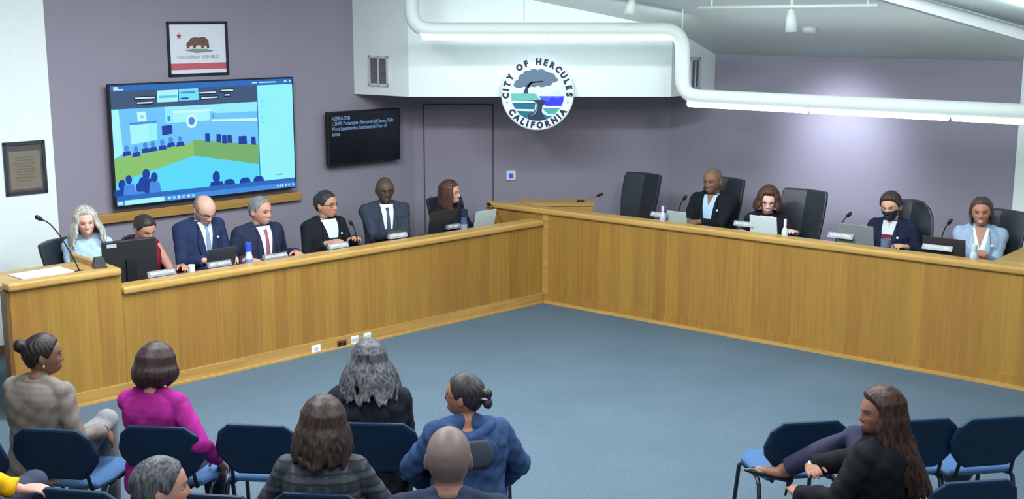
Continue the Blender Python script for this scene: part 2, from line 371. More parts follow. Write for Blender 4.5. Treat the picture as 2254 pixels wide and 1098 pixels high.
# ------------------------------------------------------------------ city seal
def seal():
    Cs = onpl(1183, 206, V((0, YF - .09, 0)), V((0, 1, 0))); S = onpl(1263, 206, V((0, YF - .09, 0)), V((0, 1, 0))).x - Cs.x
    r = empty('seal_sign', Cs, 0, 'round white city seal with oak tree emblem hung on the soffit edge', 'sign')
    cols = {'white': (232, 242, 246), 'navy': (32, 44, 70), 'edge': (176, 200, 214), 'can': (96, 116, 136), 'can2': (120, 138, 152), 'trunk': (34, 52, 82), 'g1': (108, 186, 180), 'g2': (76, 166, 160), 'teal': (26, 108, 132), 'blue': (48, 56, 245), 'blue2': (80, 96, 250), 'sky': (222, 242, 250), 'lb': (160, 200, 228)}
    keys = list(cols); ms = [mat('seal ' + k, v, .5, noise=.02) for k, v in cols.items()]; I = {k: i for i, k in enumerate(keys)}
    mb = MB(); mb.lathe([(0, .04), (S*.97, .04), (S, .03), (S, 0), (0, 0)], (0, 0, 0), 72, 0, Matrix.Rotation(PI/2, 4, 'X')); mb.build('disc', ms[0], r)
    def Q(x, y): return ((x - 680) / 405 * S, (605 - y) / 405 * S)
    mb = MB(); y = -.041
    Ri = S * .735
    def fl(pts, k, layer):
        pp = []
        for p in pts:
            x, z = Q(*p); d = math.hypot(x, z)
            if d > Ri: x, z = x*Ri/d, z*Ri/d
            pp.append((x, z))
        mb.flat(pp, y - .0006*layer, I[k])
    mb.flat(disc(0, 0, S*.745, 64), y, I['edge']); mb.flat(disc(0, 0, Ri, 64), y - .0006, I['sky'])
    def arc(x, y0, x1): pass
    circ = lambda a0, a1, n=14: [(680 + 300*math.cos(math.radians(a0 + (a1-a0)*i/(n-1))), 605 - 300*math.sin(math.radians(a0 + (a1-a0)*i/(n-1)))) for i in range(n)]
    # ground bands on the left, sea and field on the right, river in the middle
    fl([(380, 600), (640, 600), (672, 615), (690, 650), (690, 690), (380, 690)], 'g1', 2)
    fl([(384, 690), (690, 672), (690, 720), (395, 720)], 'g1', 2)
    fl([(390, 684), (660, 684), (672, 700), (672, 712), (400, 706)], 'white', 3)
    fl([(398, 706), (655, 706), (650, 776), (425, 776)], 'teal', 3)
    fl([(425, 776), (640, 776), (632, 798), (440, 798)], 'sky', 3)
    fl([(440, 798), (635, 798), (600, 850), (560, 890)] + circ(247, 222), 'teal', 3)
    fl([(700, 630), (972, 630), (970, 690), (945, 738), (770, 738), (745, 690), (715, 668)], 'blue', 3)
    fl([(700, 630), (972, 630), (900, 660), (840, 640), (790, 690), (715, 668)], 'blue2', 4)
    fl([(745, 738), (945, 738), (930, 762), (745, 762)], 'white', 3)
    fl([(740, 760), (932, 760), (880, 824), (800, 826), (755, 790)], 'g2', 3)
    fl([(755, 805), (800, 826), (880, 824), (862, 846), (790, 848)], 'sky', 3)
    fl([(730, 815), (790, 850), (862, 848), (800, 890), (770, 892)], 'teal', 3)
    fl([(640, 690), (690, 668), (745, 672), (770, 690), (760, 720), (735, 740), (728, 800), (752, 850), (770, 893)] + circ(283, 250) + [(575, 870), (580, 830), (640, 800), (665, 760), (672, 712)], 'trunk', 4)
    fl([(672, 720), (684, 720), (680, 790), (650, 830), (590, 850), (640, 815), (664, 780)], 'can2', 5)
    fl([(520, 600), (545, 540), (570, 495), (610, 470), (740, 462), (740, 474), (620, 486), (590, 520), (572, 560), (575, 600)], 'trunk', 6)
    blobs = [(470, 495, 48), (520, 440, 55), (570, 405, 58), (640, 390, 62), (720, 395, 64), (780, 420, 60), (830, 425, 50), (860, 450, 32), (560, 480, 52), (640, 460, 70), (730, 470, 62), (800, 465, 52), (500, 500, 36), (450, 490, 28)]
    for i, (bx, by, br) in enumerate(blobs):
        x, z = Q(bx, by); mb.flat(disc(x, z, br/405*S, 20), y - .0012 - .00005*i, I['can'])
    x0 = .0
    for i in range(13):
        a = i/12; x, z = Q(440 + 440*a, 505 - 70*a*a + 14*math.sin(i*2.2)); mb.flat(disc(x, z, 26/405*S, 14), y - .0019 - .00005*i, I['can'])
    fl([(566, 530), (596, 478), (640, 466), (740, 460), (740, 470), (630, 482), (600, 506), (580, 545)], 'can2', 6)
    flatbuild(mb, 'emblem', ms, r)
    mb = MB()
    for txt, ac, step, up in (('CITY OF HERCULES', 90, -13.4, 1), ('CALIFORNIA', 270, 14.2, -1)):
        n = len(txt)
        wd = {'I': .55, ' ': .75, 'F': .9, 'L': .85, 'E': .88, 'M': 1.1, 'O': 1.08, 'N': 1.08}
        ws = [wd.get(c, 1.0) for c in txt]; tot = sum(ws); acc = 0
        span = (198 if up == 1 else 122)
        for c, w in zip(txt, ws):
            t = (acc + w/2) / tot - .5; acc += w
            a = math.radians(ac + (-t*span if up == 1 else t*span) + (1 if up == 1 else 0)); rad = S*.865
            if c != ' ': text_mesh(mb, c, rad*math.cos(a), rad*math.sin(a), -.0425, S*.225, 0, a - PI/2 if up == 1 else a + PI/2, bold=.006, sx=.95)
    for a in (196, 344): mb.flat(disc(S*.865*math.cos(math.radians(a)), S*.865*math.sin(math.radians(a)), S*.022, 12), -.0425, 0)
    text_mesh(mb, '1900', *Q(886, 598), -.0435, S*.10, 1, 0, sx=1.0)
    flatbuild(mb, 'lettering', [ms[I['navy']], ms[I['lb']]], r)
    # raised half round backing on the soffit face
    Cb = onpl(1183, 209, V((0, YF, 0)), V((0, 1, 0)))
    Sb = onpl(1270, 209, V((0, YF, 0)), V((0, 1, 0))).x - Cb.x
    rb = MB(); pts = disc(0, 2.142 - Cb.z, Sb, 48, 0, PI)
    rb.loft([[(x, -.03, z) for x, z in pts], [(x, 0, z) for x, z in pts]])
    o = rb.build('trim_3', M_WHITE); o.location = Cb
    struct(o)
    mb = MB().box((-.03, 0, 0.05), (.03, .06 - .002, .11)); mb.build('bracket', M_WHITE, r)
seal()
# ------------------------------------------------------------------ thermostat
P = oc(1125, 386); r = empty('thermostat', P, 0, 'small white wall panel with blue screen on the mauve corner wall', 'thermostat')
MB().box((-.055, -.02, -.055), (.055, 0, .055)).build('case', mat('white plastic', (222, 226, 238), .5), r, bevel=.006)
MB().box((-.022, -.023, -.03), (.026, -.0205, .026)).build('screen', glow('blue lcd', (50, 90, 215), .9), r)
# ------------------------------------------------------------------ large television
def wall_pts(x, y, q): P = onL(x, y, q); return P
def tv_large():
    q = QW - .12
    a, b = onL(246, 318, q), onL(649, 295, q); z1 = onL(450, 177, q).z; z0 = onL(450, 436, q).z
    s0, s1 = sL(a), sL(b); w = s1 - s0; h = z1 - z0
    r = empty('television', LP((s0+s1)/2, q, (z0+z1)/2), RL, 'large wall television showing a meeting video call on the mauve wall', 'television')
    MB().box((-w/2, 0, -h/2), (w/2, .05, h/2)).build('case', M_DARK, r, bevel=.006)
    MB().box((-.35, .05, -.25), (.35, .119, .25)).build('wall_mount', M_DARK, r)
    cols = {'bar': (40, 110, 195), 'gray': (62, 88, 124), 'side': (150, 248, 255), 'sky': (120, 228, 255), 'wall': (112, 200, 255), 'wood': (140, 200, 110), 'wood2': (120, 180, 110), 'floor': (92, 222, 255), 'dark': (22, 64, 165), 'white': (170, 250, 255), 'seal': (210, 252, 255), 'txt': (205, 235, 255), 'mid': (72, 142, 232), 'black': (8, 22, 50), 'ceil': (150, 240, 255), 'gw': (96, 200, 225)}
    keys = list(cols); I = {k: i for i, k in enumerate(keys)}; ms = [glow('tv ' + k, v, 0.95) for k, v in cols.items()]
    # unit coordinates: zoom picture of the screen, u 0..1 right, v 0..1 down
    mb = MB(); ww, hh = w - .03, h - .03; lay = [0]
    def X(u, v): return (-ww/2 + u*ww, hh/2 - v*hh)
    def poly(pts, k): lay[0] += 1; mb.flat([X(*p) for p in pts], -.001 - .00005*lay[0], I[k])
    def rect(u0, v0, u1, v1, k): poly([(u0, v0), (u1, v0), (u1, v1), (u0, v1)], k)
    rect(0, 0, 1, 1, 'bar'); rect(0, .045, .785, .2, 'gray')
    rect(.79, .05, 1, .915, 'side')
    # feed
    f0, f1, g0, g1 = .0, .785, .195, .915
    def fr(x, y): return (f0 + (f1-f0)*x/2254, g0 + (g1-g0)*y/1098)
    def fp(pts, k): poly([fr(*p) for p in pts], k)
    def ov(cx, cy, rx, ry, k, n=14): fp([(cx + rx*math.cos(2*PI*i/n), cy + ry*math.sin(2*PI*i/n)) for i in range(n)], k)
    fp([(0,0),(2254,0),(2254,1098),(0,1098)], 'wall')
    fp([(0,0),(100,0),(135,560),(0,620)], 'white'); fp([(780,0),(2254,0),(2254,128),(1575,122),(1480,80),(1480,213),(900,213),(780,207)], 'ceil')
    fp([(900,80),(1480,80),(1480,213),(900,213)], 'white'); fp([(900,60),(1500,60),(1500,90),(900,90)], 'seal')
    fp([(1500,200),(2254,225),(2254,262),(1500,228)], 'seal'); fp([(815,120),(858,120),(858,190),(815,190)], 'mid')
    fp([(1520,133),(1540,133),(1540,190),(1520,190)], 'mid')
    fp([(0,620),(1195,485),(1195,665),(0,930)], 'wood'); fp([(1195,455),(2254,590),(2254,858),(1195,665)], 'wood2')
    fp([(0,930),(1195,665),(2254,858),(2254,1098),(0,1098)], 'floor')
    ov(1183, 205, 90, 95, 'seal'); ov(1183, 205, 50, 55, 'mid')
    fp([(248,180),(648,172),(648,415),(255,455)], 'white'); fp([(248,180),(648,172),(648,200),(250,210)], 'mid'); fp([(520,210),(640,205),(640,395),(525,405)], 'side')
    fp([(722,246),(880,238),(880,352),(722,366)], 'dark'); fp([(366,46),(500,46),(502,166),(370,168)], 'seal'); fp([(410,90),(470,88),(470,130),(410,130)], 'sky')
    for x, y in ((185,500),(322,520),(460,480),(572,470),(715,460),(847,430),(990,430)):
        ov(x, y, 34, 42, 'mid', 10); fp([(x-65, y+100),(x-50, y+40),(x+50, y+35),(x+65, y+90)], 'dark')
    for x, y in ((1420,430),(1600,450),(1690,470),(1775,470),(1960,500),(2020,500),(2170,520)):
        fp([(x-40, y+60),(x-36, y-50),(x+36, y-45),(x+40, y+70)], 'dark')
    for x, y, rr in ((90,960,70),(345,900,60),(560,1000,10),(715,960,80),(815,850,70),(1030,900,65),(600,1010,60)):
        ov(x*.55 if x > 300 else x, y, rr*.8, rr, 'dark', 12); fp([(x*.55-90, 1098),(x*.55-70, y+60),(x*.55+70, y+60),(x*.55+100, 1098)], 'mid' if rr < 70 else 'dark')
    ov(1530, 980, 60, 85, 'dark'); fp([(1420,1098),(1440,1040),(1620,1040),(1650,1098)], 'dark')
    for x in (1740, 2000, 2230): fp([(x-90,1098),(x-80,1050),(x-40,1025),(x+40,1025),(x+80,1050),(x+95,1098)], 'dark')
    # video thumbnails and call furniture
    rect(.235, .055, .345, .155, 'white'); rect(.35, .05, .455, .15, 'sky'); rect(.245, .10, .34, .12, 'gw'); rect(.36, .075, .44, .09, 'mid'); rect(.36, .125, .40, .14, 'dark')
    for u0, u1, v in ((.12, .225, .105), (.13, .21, .145), (.46, .55, .085), (.47, .56, .13), (.58, .65, .075), (.6, .63, .115)):
        rect(u0 - .004, v - .008, u1 + .004, v + .022, 'black'); rect(u0, v, u1, v + .012, 'txt')
    rect(.015, .01, .04, .028, 'txt'); rect(.015, .03, .065, .04, 'txt'); rect(.76, .02, .79, .03, 'txt'); rect(.80, .02, .90, .03, 'txt'); rect(.95, .015, .965, .03, 'txt'); rect(.98, .015, .99, .03, 'txt')
    for v in (.19, .235, .34, .385): 
        u, vv = .812, v; lay[0] += 1; x, z = X(u, vv); mb.flat(disc(x, z, .014, 14), -.001 - .00005*lay[0], I['sky']); rect(.83, v - .004, .92, v + .003, 'ceil')
    rect(.885, .865, .925, .878, 'gw')
    rect(0, .955, 1, 1, 'mid'); rect(.005, .965, .03, .992, 'txt'); rect(.04, .958, .245, .998, 'white')
    for i in range(6): rect(.262 + i*.026, .965, .278 + i*.026, .988, 'txt' if i % 2 == 0 else 'sky')
    for u in (.885, .90, .915, .935, .955, .98): rect(u, .965, u + .009, .985, 'txt')
    flatbuild(mb, 'screen', ms, r)
    # oak rail below it
    a, b = onL(212, 478, QW - .03), onL(660, 427, QW - .03)
    sa, sb = sL(a), sL(b); zz = (a.z + b.z) / 2
    rl = MB().box((-(sb-sa)/2, -.03, -.045), ((sb-sa)/2, .029, .045)).build('wall_rail', M_OAKB, bevel=.006)
    rl.location = LP((sa+sb)/2, QW - .03, zz - .02); rl.rotation_euler = (0, 0, RL)
    tag(rl, 'wooden rail on the mauve wall below the large television', 'rail')
tv_large()
def tv_small():
    q = QW - .12
    a, b = onL(722, 306, q), onL(881, 295, q); z1 = onL(802, 242, q).z; z0 = onL(802, 359, q).z
    s0, s1 = sL(a), sL(b); w = s1 - s0; h = z1 - z0
    r = empty('television', LP((s0+s1)/2, q, (z0+z1)/2), RL, 'smaller wall television with mostly black screen and agenda text', 'television')
    MB().box((-w/2, 0, -h/2), (w/2, .05, h/2)).build('case', M_DARK, r, bevel=.006)
    MB().box((-.15, .05, -.15), (.15, .119, .15)).build('wall_mount', M_DARK, r)
    MB().box((-w/2 + .02, -.002, -h/2 + .02), (w/2 - .02, .0, h/2 - .02)).build('screen', mat('dark glass', (14, 20, 28), .18, noise=.02, spec=.5), r)
    mb = MB()
    for i, t in enumerate(['AGENDA ITEM', '1. 26-042 Proclamation - Recognizing Jeff Brown, Public', 'Works Superintendent, Retirement and Years of', 'Service']):
        text_mesh(mb, t, -w/2 + .05, h/2 - .075 - i*.055, -.004, .056, 0, bold=.0012, align='LEFT', sx=.66)
    flatbuild(mb, 'lettering', glow('screen text', (120, 160, 205), .8), r)
tv_small()
# ------------------------------------------------------------------ framed flag and framed document
def framed(name, c4, q, label, cat, dark, th):
    P = [onL(x, y, q) for x, y in c4]; s0 = (sL(P[0]) + sL(P[2])) / 2; s1 = (sL(P[1]) + sL(P[3])) / 2
    z1 = (P[0].z + P[1].z) / 2; z0 = (P[2].z + P[3].z) / 2; w, h = s1 - s0, z1 - z0
    r = empty(name, LP((s0+s1)/2, q, (z0+z1)/2), RL, label, cat)
    mb = MB()
    for lo, hi in (((-w/2, -.015, -h/2), (-w/2 + th, .0, h/2)), ((w/2 - th, -.015, -h/2), (w/2, .0, h/2)), ((-w/2, -.015, -h/2), (w/2, .0, -h/2 + th)), ((-w/2, -.015, h/2 - th), (w/2, .0, h/2))): mb.box(lo, hi)
    mb.box((-w/2, -.002, -h/2), (w/2, .0, h/2))
    mb.build('frame', dark, r); return r, w, h
r, w, h = framed('framed_flag', [(366, 46), (500, 48), (370, 168), (502, 166)], QW - .001, 'black framed state bear flag hanging above the large television', 'picture', M_FRAME, .025)
ms = [mat('flag white', (222, 228, 236), .5, noise=.01), mat('flag red', (196, 92, 108), .6), mat('flag brown', (112, 84, 72), .7, noise=.25, scale=60), mat('flag green', (128, 148, 140), .7), mat('flag grey text', (150, 158, 170), .7), mat('flag star', (170, 60, 80), .6)]
mb = MB(); iw, ih = w - .05, h - .05
mb.flat([(-iw/2, -ih/2), (iw/2, -ih/2), (iw/2, ih/2), (-iw/2, ih/2)], -.003, 0); mb.flat([(-iw/2, -ih*.42), (iw/2, -ih*.42), (iw/2, -ih*.29), (-iw/2, -ih*.29)], -.0035, 1)
bear = [(-.21,.04),(-.20,.10),(-.155,.14),(-.12,.20),(-.04,.215),(.02,.205),(.08,.22),(.15,.20),(.19,.14),(.20,.04),(.205,-.01),(.16,-.01),(.15,.03),(.12,.04),(.10,-.01),(.05,-.01),(.06,.04),(-.02,.05),(-.05,-.01),(-.10,-.01),(-.09,.05),(-.13,.04),(-.17,-.01),(-.22,-.01),(-.19,.03)]
mb.flat([(x*iw, z*ih + .01) for x, z in bear], -.0042, 2)
mb.flat([(x*iw, z*ih) for x, z in [(-.26,-.02),(-.05,-.085),(.22,-.07),(.28,-.05),(.16,-.005),(-.1,.0)]], -.004, 3)
st = [(-.33*iw + (.055 if i % 2 == 0 else .022)*iw*math.sin(i*PI/5), .255*ih + (.055 if i % 2 == 0 else .022)*iw*math.cos(i*PI/5)) for i in range(10)]
mb.flat(st, -.0041, 5); text_mesh(mb, 'CALIFORNIA  REPUBLIC', 0, -.17*ih, -.0042, .048, 4, bold=.0006, sx=.92)
flatbuild(mb, 'flag_print', ms, r)
r, w, h = framed('framed_document', [(4, 313), (98, 309), (13, 431), (104, 424)], QW - .121, 'brown parchment document in a dark frame on the white wall', 'picture', mat('dark grey frame', (48, 52, 64), .5), .028)
mb = MB(); mb.flat([(-w/2 + .028, -h/2 + .028), (w/2 - .028, -h/2 + .028), (w/2 - .028, h/2 - .028), (-w/2 + .028, h/2 - .028)], -.003, 0)
ms = [mat('dark mount', (82, 78, 78), .7), mat('tan parchment', (124, 116, 104), .7, noise=.05), mat('faint print', (108, 100, 88), .7)]
a = w/2 - .05; mb.flat([(-a, -h/2 + .05), (a, -h/2 + .05), (a, h/2 - .085), (-a, h/2 - .085)], -.0035, 1)
for i in range(9):
    zz = h/2 - .14 - i*(h - .24)/9; ww = a*(.5 + .3*random.random()); mb.flat([(-ww, zz - .006), (ww, zz - .006), (ww, zz + .006), (-ww, zz + .006)], -.004, 2)
flatbuild(mb, 'document', ms, r)
# ------------------------------------------------------------------ hanging tube lights
M_TUBE = mat('white light housing', (226, 234, 230), .55, noise=.01)
M_LAMP = glow('fluorescent lamp', (226, 250, 255), 10.0)
def bend(P, c, n, r=.2):
    a = (P - c).normalized(); b = (n - c).normalized(); p0 = c + a*r; p1 = c + b*r
    return [p0*(1-t)**2 + c*(2*t*(1-t)) + p1*t*t for t in (0, .2, .4, .6, .8, 1)]
def tube_light():
    r = empty('pendant_light', V((.4, 12.2, 2.84)), 0, 'white stepped tube light with fluorescent lamps hanging across the soffit and right wall', 'light')
    o0 = r.location.copy(); yT = 12.2; rad = .072
    xa = onpl(906, 40, V((0, yT, 0)), V((0, 1, 0))).x; xb = onpl(1503, 100, V((0, yT, 0)), V((0, 1, 0))).x
    zt = onpl(1200, 66, V((0, yT, 0)), V((0, 1, 0))).z; zb = onpl(1508, 207, V((0, yT, 0)), V((0, 1, 0))).z - .02
    top = V((xa, yT, 3.8)); c1 = V((xa, yT, zt)); c2 = V((xb, yT, zt)); c3 = V((xb, yT, zb)); end = c3 + VR * 4.6
    path = [top] + bend(top, c1, c2) + bend(c1, c2, c3) + bend(c2, c3, end) + [end]
    mb = MB().tube([p - o0 for p in path], rad, 18); mb.build('housing', M_TUBE, r, smooth=True)
    def lamp(a, b):
        d = V((0, -.02, -.066)); mb = MB().tube([a + d - o0, b + d - o0], .035, 12); mb.build('lamp', M_LAMP, r, smooth=True)
    x0 = onpl(930, 80, V((0, yT, 0)), V((0, 1, 0))).x; x1 = onpl(1486, 80, V((0, yT, 0)), V((0, 1, 0))).x; xm = (x0+x1)/2
    lamp(V((x0, yT, zt)), V((xm - .02, yT, zt))); lamp(V((xm + .02, yT, zt)), V((x1, yT, zt)))
    for i in range(3): lamp(c3 + VR*(.08 + i*1.3), c3 + VR*(.08 + i*1.3 + 1.26))
    for x in (xb - .01, xa + 1.1):
        P = V((x, yT, zt)); mb = MB().tube([P - o0, V((x, yT, zc((x, yT)) )) - o0], .006, 6); mb.build('hanger_cable', M_TUBE, r)
    return xb, zb, yT
XB, ZB, YT = tube_light()
# sloping beam and second tube light, upper right
def upper_right():
    y = 9.0; n = V((0, 1, 0)); p = lambda a, b: onpl(a, b, V((0, y, 0)), n)
    a0, a1 = p(1800, -41), p(2420, 136); d = (a1 - a0)
    th = .085
    mb = MB(); up = V((-d.z, 0, d.x)).normalized() * th
    q = [a0, a1, a1 + up, a0 + up]; mb.add([v for v in q] + [v + V((0, .16, 0)) for v in q], [(0,1,2,3),(7,6,5,4),(0,4,5,1),(1,5,6,2),(2,6,7,3),(3,7,4,0)])
    struct(mb.build('trim_2', M_WHITE))
    r = empty('pendant_light', a0, 0, 'white sloping tube light along the beam in the upper right corner', 'light')
    off = V((-d.z, 0, d.x)).normalized() * .165 + V((0, -.06, 0))
    MB().tube([off - d*.1, off + d], .078, 18).build('housing', mat('shaded light housing', (188, 198, 196), .6), r, smooth=True)  # greyed colour paints the shade on the side of a white tube
    off2 = off + V((-d.z, 0, d.x)).normalized() * .13
    MB().tube([off2, off2 + d], .07, 12).build('lamp', M_LAMP, r, smooth=True)  # glowing strip standing in for the strongly lit ceiling in this corner
    P = a0 + d*.25; MB().tube([P + V((0, .06, .1)) - a0, P + V((0, .06, 2.0)) - a0], .012, 8).build('hanger_rod', M_TUBE, r)
upper_right()
# track rail with spotlights, smoke detector
def track():
    a, b = onceil(1538, 17, .1), onceil(1932, 12, .1)
    r = empty('track_rail', a, 0, 'thin white lighting track rail under the ceiling above the right wall', 'rail')
    MB().tube([V((0, 0, 0)), b - a], .016, 8).build('rail', M_TUBE, r, smooth=True)
    for t in (.08, .55, .95):
        P = (b - a) * t; MB().tube([P, P + V((0, 0, zc(a + P) - (a + P).z))], .008, 6).build('stem', M_TUBE, r)
    for i, (x0, y0, x1, y1, lab) in enumerate([(1742, 22, 1742, 70, 'white track spotlight hanging from the ceiling rail above the right wall'), (1392, 0, 1386, 32, 'white track spotlight above the hanging tube light beside the soffit')]):
        t = onceil(x0, y0, .12); dn = onpl(x1, y1, t, V((0, 1, 0)))
        s = empty('track_spotlight', t, 0, lab, 'spotlight', 'track spotlights')
        MB().tube([V((0, 0, 0)), V((0, 0, .10))], .012, 8).build('stem', M_TUBE, s)
        MB().tube([V((0, 0, 0)), (dn - t) * .5, dn - t], [.03, .05, .055], 14).build('lamp_head', M_TUBE, s, smooth=True)
    P = onceil(1783, 62); r = empty('smoke_detector', P, 0, 'small white round smoke detector on the sloping ceiling', 'detector')
    r.rotation_euler = (NCEIL.normalized()).to_track_quat('Z', 'Y').to_euler()
    MB().lathe([(0, -.045), (.05, -.045), (.07, -.03), (.075, -.001)], n=24).build('detector_body', M_CEIL, r, smooth=True)
track()
# ================================================================== DAIS
TOPL, TOPR, TOPC = 0.885, 1.005, 1.045
DESKL, DESKR = .765, .865
def heading(d): return math.atan2(-d.x, d.y)
HL, HR = heading(-NL), heading(-NR)
sA = sL(onL(268, 632, 0)); sE = sL(onL(20, 640, 0))
r = empty('dais_counter', B0, RL, 'left arm of the oak dais counter from lectern to inner corner', 'counter', 'dais counters')
MB().box((sA + .002, 0, .0), (0, .04, TOPL - .06)).build('front_panel', M_OAKF, r)
mb = MB(); mb.prism([(sA + .002, -.03), (-.004, -.03), (-.028, .17), (sA + .002, .17)], TOPL - .062, TOPL); mb.build('cap_rail', M_OAKT, r, bevel=.022, seg=3)
MB().box((sA + .002, -.014, 0), (-.002, 0, .105)).build('kick_plate', M_OAKB, r)
MB().box((sA + .002, -.03, 0), (-.004, -.014, .018)).build('shoe_moulding', M_OAKT, r)
MB().box((sA + .06, .042, DESKL - .04), (-.125, .70, DESKL)).build('worktop', M_WORKTOP, r)
rl = empty('lectern', B0, RL, 'raised oak lectern section at the left end of the dais', 'lectern')
MB().box((sE, 0, 0), (sA, .06, TOPC - .06)).build('front_panel', M_OAKF, rl)
MB().box((sE - .02, -.03, TOPC - .062), (sA, .10, TOPC)).build('cap_rail', M_OAKT, rl, bevel=.022, seg=3)
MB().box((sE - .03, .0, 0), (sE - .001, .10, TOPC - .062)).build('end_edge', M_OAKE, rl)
MB().box((sE, -.014, 0), (sA, 0, .105)).build('kick_plate', M_OAKB, rl)
MB().box((sE, -.03, 0), (sA, -.014, .018)).build('shoe_moulding', M_OAKT, rl)
MB().box((sA - .05, .10, 0), (sA, .83, TOPC)).build('side_panel', M_OAKT, rl, bevel=.01)
MB().box((sE, .10, TOPC - .075), (sA - .05, .68, TOPC - .045)).build('shelf', M_OAKT, rl)
rr = empty('dais_counter', B0, RR, 'right arm of the oak dais counter from inner corner to the right edge', 'counter', 'dais counters')
x1 = 6.2
MB().box((-.77, 0, 0), (x1, .04, TOPR - .06)).build('front_panel', M_OAKF, rr)
MB().box((-.77, -.03, TOPR - .062), (x1, .15, TOPR)).build('cap_rail', M_OAKT, rr, bevel=.022, seg=3)
MB().box((.0, -.014, 0.105), (.075, 0, TOPR - .062)).build('corner_post', M_OAKB, rr)
MB().box((.02, -.014, 0), (x1, 0, .105)).build('kick_plate', M_OAKF, rr)
MB().box((.035, -.03, 0), (x1, -.014, .03)).build('shoe_moulding', M_OAKT, rr)
MB().box((.95, .042, DESKR - .04), (4.54, .72, DESKR)).build('worktop', M_WORKTOP, rr)
MB().box((4.55, .15, TOPR - .045), (x1, .95, TOPR - .004)).build('return_top', M_OAKT, rr, bevel=.01)
# corner podium behind the junction
pk = empty('corner_podium', V((0, 0, 0)), 0, 'oak podium box in the corner behind the junction of the dais arms', 'podium')
zp = .06
yb, yf = 13.32, 12.99
def edge_x(y, q):  # x on a line parallel to the right arm
    P = RP(0, q); return P.x + VR.x * (y - P.y) / VR.y
xr = onpl(1305, 450, V((0, 12.99, 0)), V((0, 1, 0))).x
poly = [(edge_x(13.10, .20), 13.10), (edge_x(yf, .20), yf), (xr, yf), (xr, yb), (edge_x(13.10, .20), yb)]
ztop = onz(1190, 447, 0).z
zt = onpl(1250, 447, V((0, yf, 0)), V((0, 1, 0))).z
mb = MB(); mb.prism(poly, 0, zt - .03); mb.build('podium_body', M_OAKB, pk)
mb = MB(); mb.prism([(x + (.015 if x > 0.5 else -.015), y + (.0 if y > 13 else -.015)) for x, y in poly], zt - .03, zt); mb.build('podium_top', M_OAKT, pk)
cxs = onpl(1193, 448, V((0, yf, 0)), V((0, 1, 0)))
MB().box((cxs.x - .10, yf - .02, zt - .065), (cxs.x + .10, yf - .001, zt - .045)).build('slot', M_OAKE, pk)
# ------------------------------------------------------------------ outlets on the kick plate
def outlet(x, y, w, h, mtop, label, n):
    P = onL(x, y, -.0145); o = empty('wall_outlet', P, RL, label, 'outlet')
    MB().box((-w/2, -.008, -h/2), (w/2, 0, h/2)).build('cover_plate', mtop, o, bevel=.002)
    for i in range(n):
        xx = -w/2 + w*(i + .5)/n
        MB().box((xx - .018, -.010, -.016), (xx + .018, -.0085, .016)).build('socket', M_DARK if mtop is not M_WP else mat('grey socket', (186, 190, 196), .5), o)
M_WP = mat('white cover plate', (232, 236, 240), .4, noise=.01)
outlet(695, 768, .095, .075, M_WP, 'single white outlet plate on the dais kick plate, leftmost of the row', 1)
outlet(752, 756, .10, .07, mat('brown cover plate', (110, 78, 56), .5), 'brown outlet plate with dark sockets on the dais kick plate', 2)
outlet(780, 748, .085, .075, M_WP, 'white outlet plate on the dais kick plate just right of the brown plate', 2)
outlet(808, 741, .085, .075, M_WP, 'white outlet plate on the dais kick plate, rightmost of the row', 2)
# ================================================================== EXECUTIVE CHAIRS
M_LEATHER = mat('charcoal leather', (40, 45, 53), .42, noise=.12, scale=14, bump=.05, spec=.45)
def exec_chair(loc, rz, top, seat, label, w=.50, round_top=False, dz=0.0):
    """forward is +y; top and seat are heights above the floor under it"""
    r = empty('office_chair', loc, rz, label, 'chair', 'office chairs at the dais')
    mb = MB(); rings = []; z0 = seat + .04
    for i in range(11):
        t = i/10; z = z0 + (top - z0)*t
        yy = -.27 - .10*t*t - .02*t
        if round_top: ww = w*(.84 + .16*math.sin(PI*min(1, t*1.1)))*(1 if t < .8 else math.sqrt(max(.10, 1 - ((t-.8)/.2)**2*.75)))
        else: ww = w*(.80 + .20*min(1, t*1.6))*(1 if t < .95 else .95)
        fr = [];
        for k in range(13):
            u = -1 + 2*k/12; fr.append((u*ww/2, yy + .052*abs(u), z))
        bk = [(x, y - .07 + .03*abs(x/ww*2)**3, z) for x, y, zz in reversed(fr)]
        rings.append(fr + bk)
    mb.loft(rings); mb.build('backrest', M_LEATHER, r, smooth=False, bevel=.014, seg=2)
    MB().box((-w/2*.96, -.24, seat - .10), (w/2*.96, .26, seat)).build('seat', M_LEATHER, r, bevel=.035, seg=3)
    for sx in (-1, 1):
        mb = MB(); x = sx*(w/2 + .035)
        mb.tube([(x, -.24, seat + .02), (x, -.20, seat + .19), (x, .02, seat + .21), (x, .10, seat + .19), (x, .12, seat - .04)], .022, 8); mb.build('armrest', M_DARK, r, smooth=True)
    MB().tube([(0, 0, .10), (0, 0, seat - .10)], .03, 12).build('column', M_DARK, r, smooth=True)
    mb = MB()
    for i in range(5):
        a = 2*PI*i/5 + .3; mb.tube([(0, 0, .10), (.29*math.cos(a), .29*math.sin(a), .075)], [.03, .02], 8)
    mb.build('base', M_DARK, r)
    for i in range(5):
        a = 2*PI*i/5 + .3; mb = MB(); mb.lathe([(.0, -.02), (.03, -.02), (.03, .02), (.0, .02)], (.29*math.cos(a), .29*math.sin(a), .032), 12, M=Matrix.Rotation(PI/2, 4, 'X')); mb.build('caster', M_DARK, r)
    return r
def chair_by_back(x, y, plane, q, floor, label, hd, seat=.46, **k):
    """place a chair so that the middle of its top edge stands at the given spot on the line behind the counter"""
    P = onL(x, y, q) if plane == 'L' else onR(x, y, q)
    off = Matrix.Rotation(hd, 3, 'Z') @ V((0, -.39, 0))
    return exec_chair((P.x - off.x, P.y - off.y, floor), hd, P.z - floor, seat, label, **k)
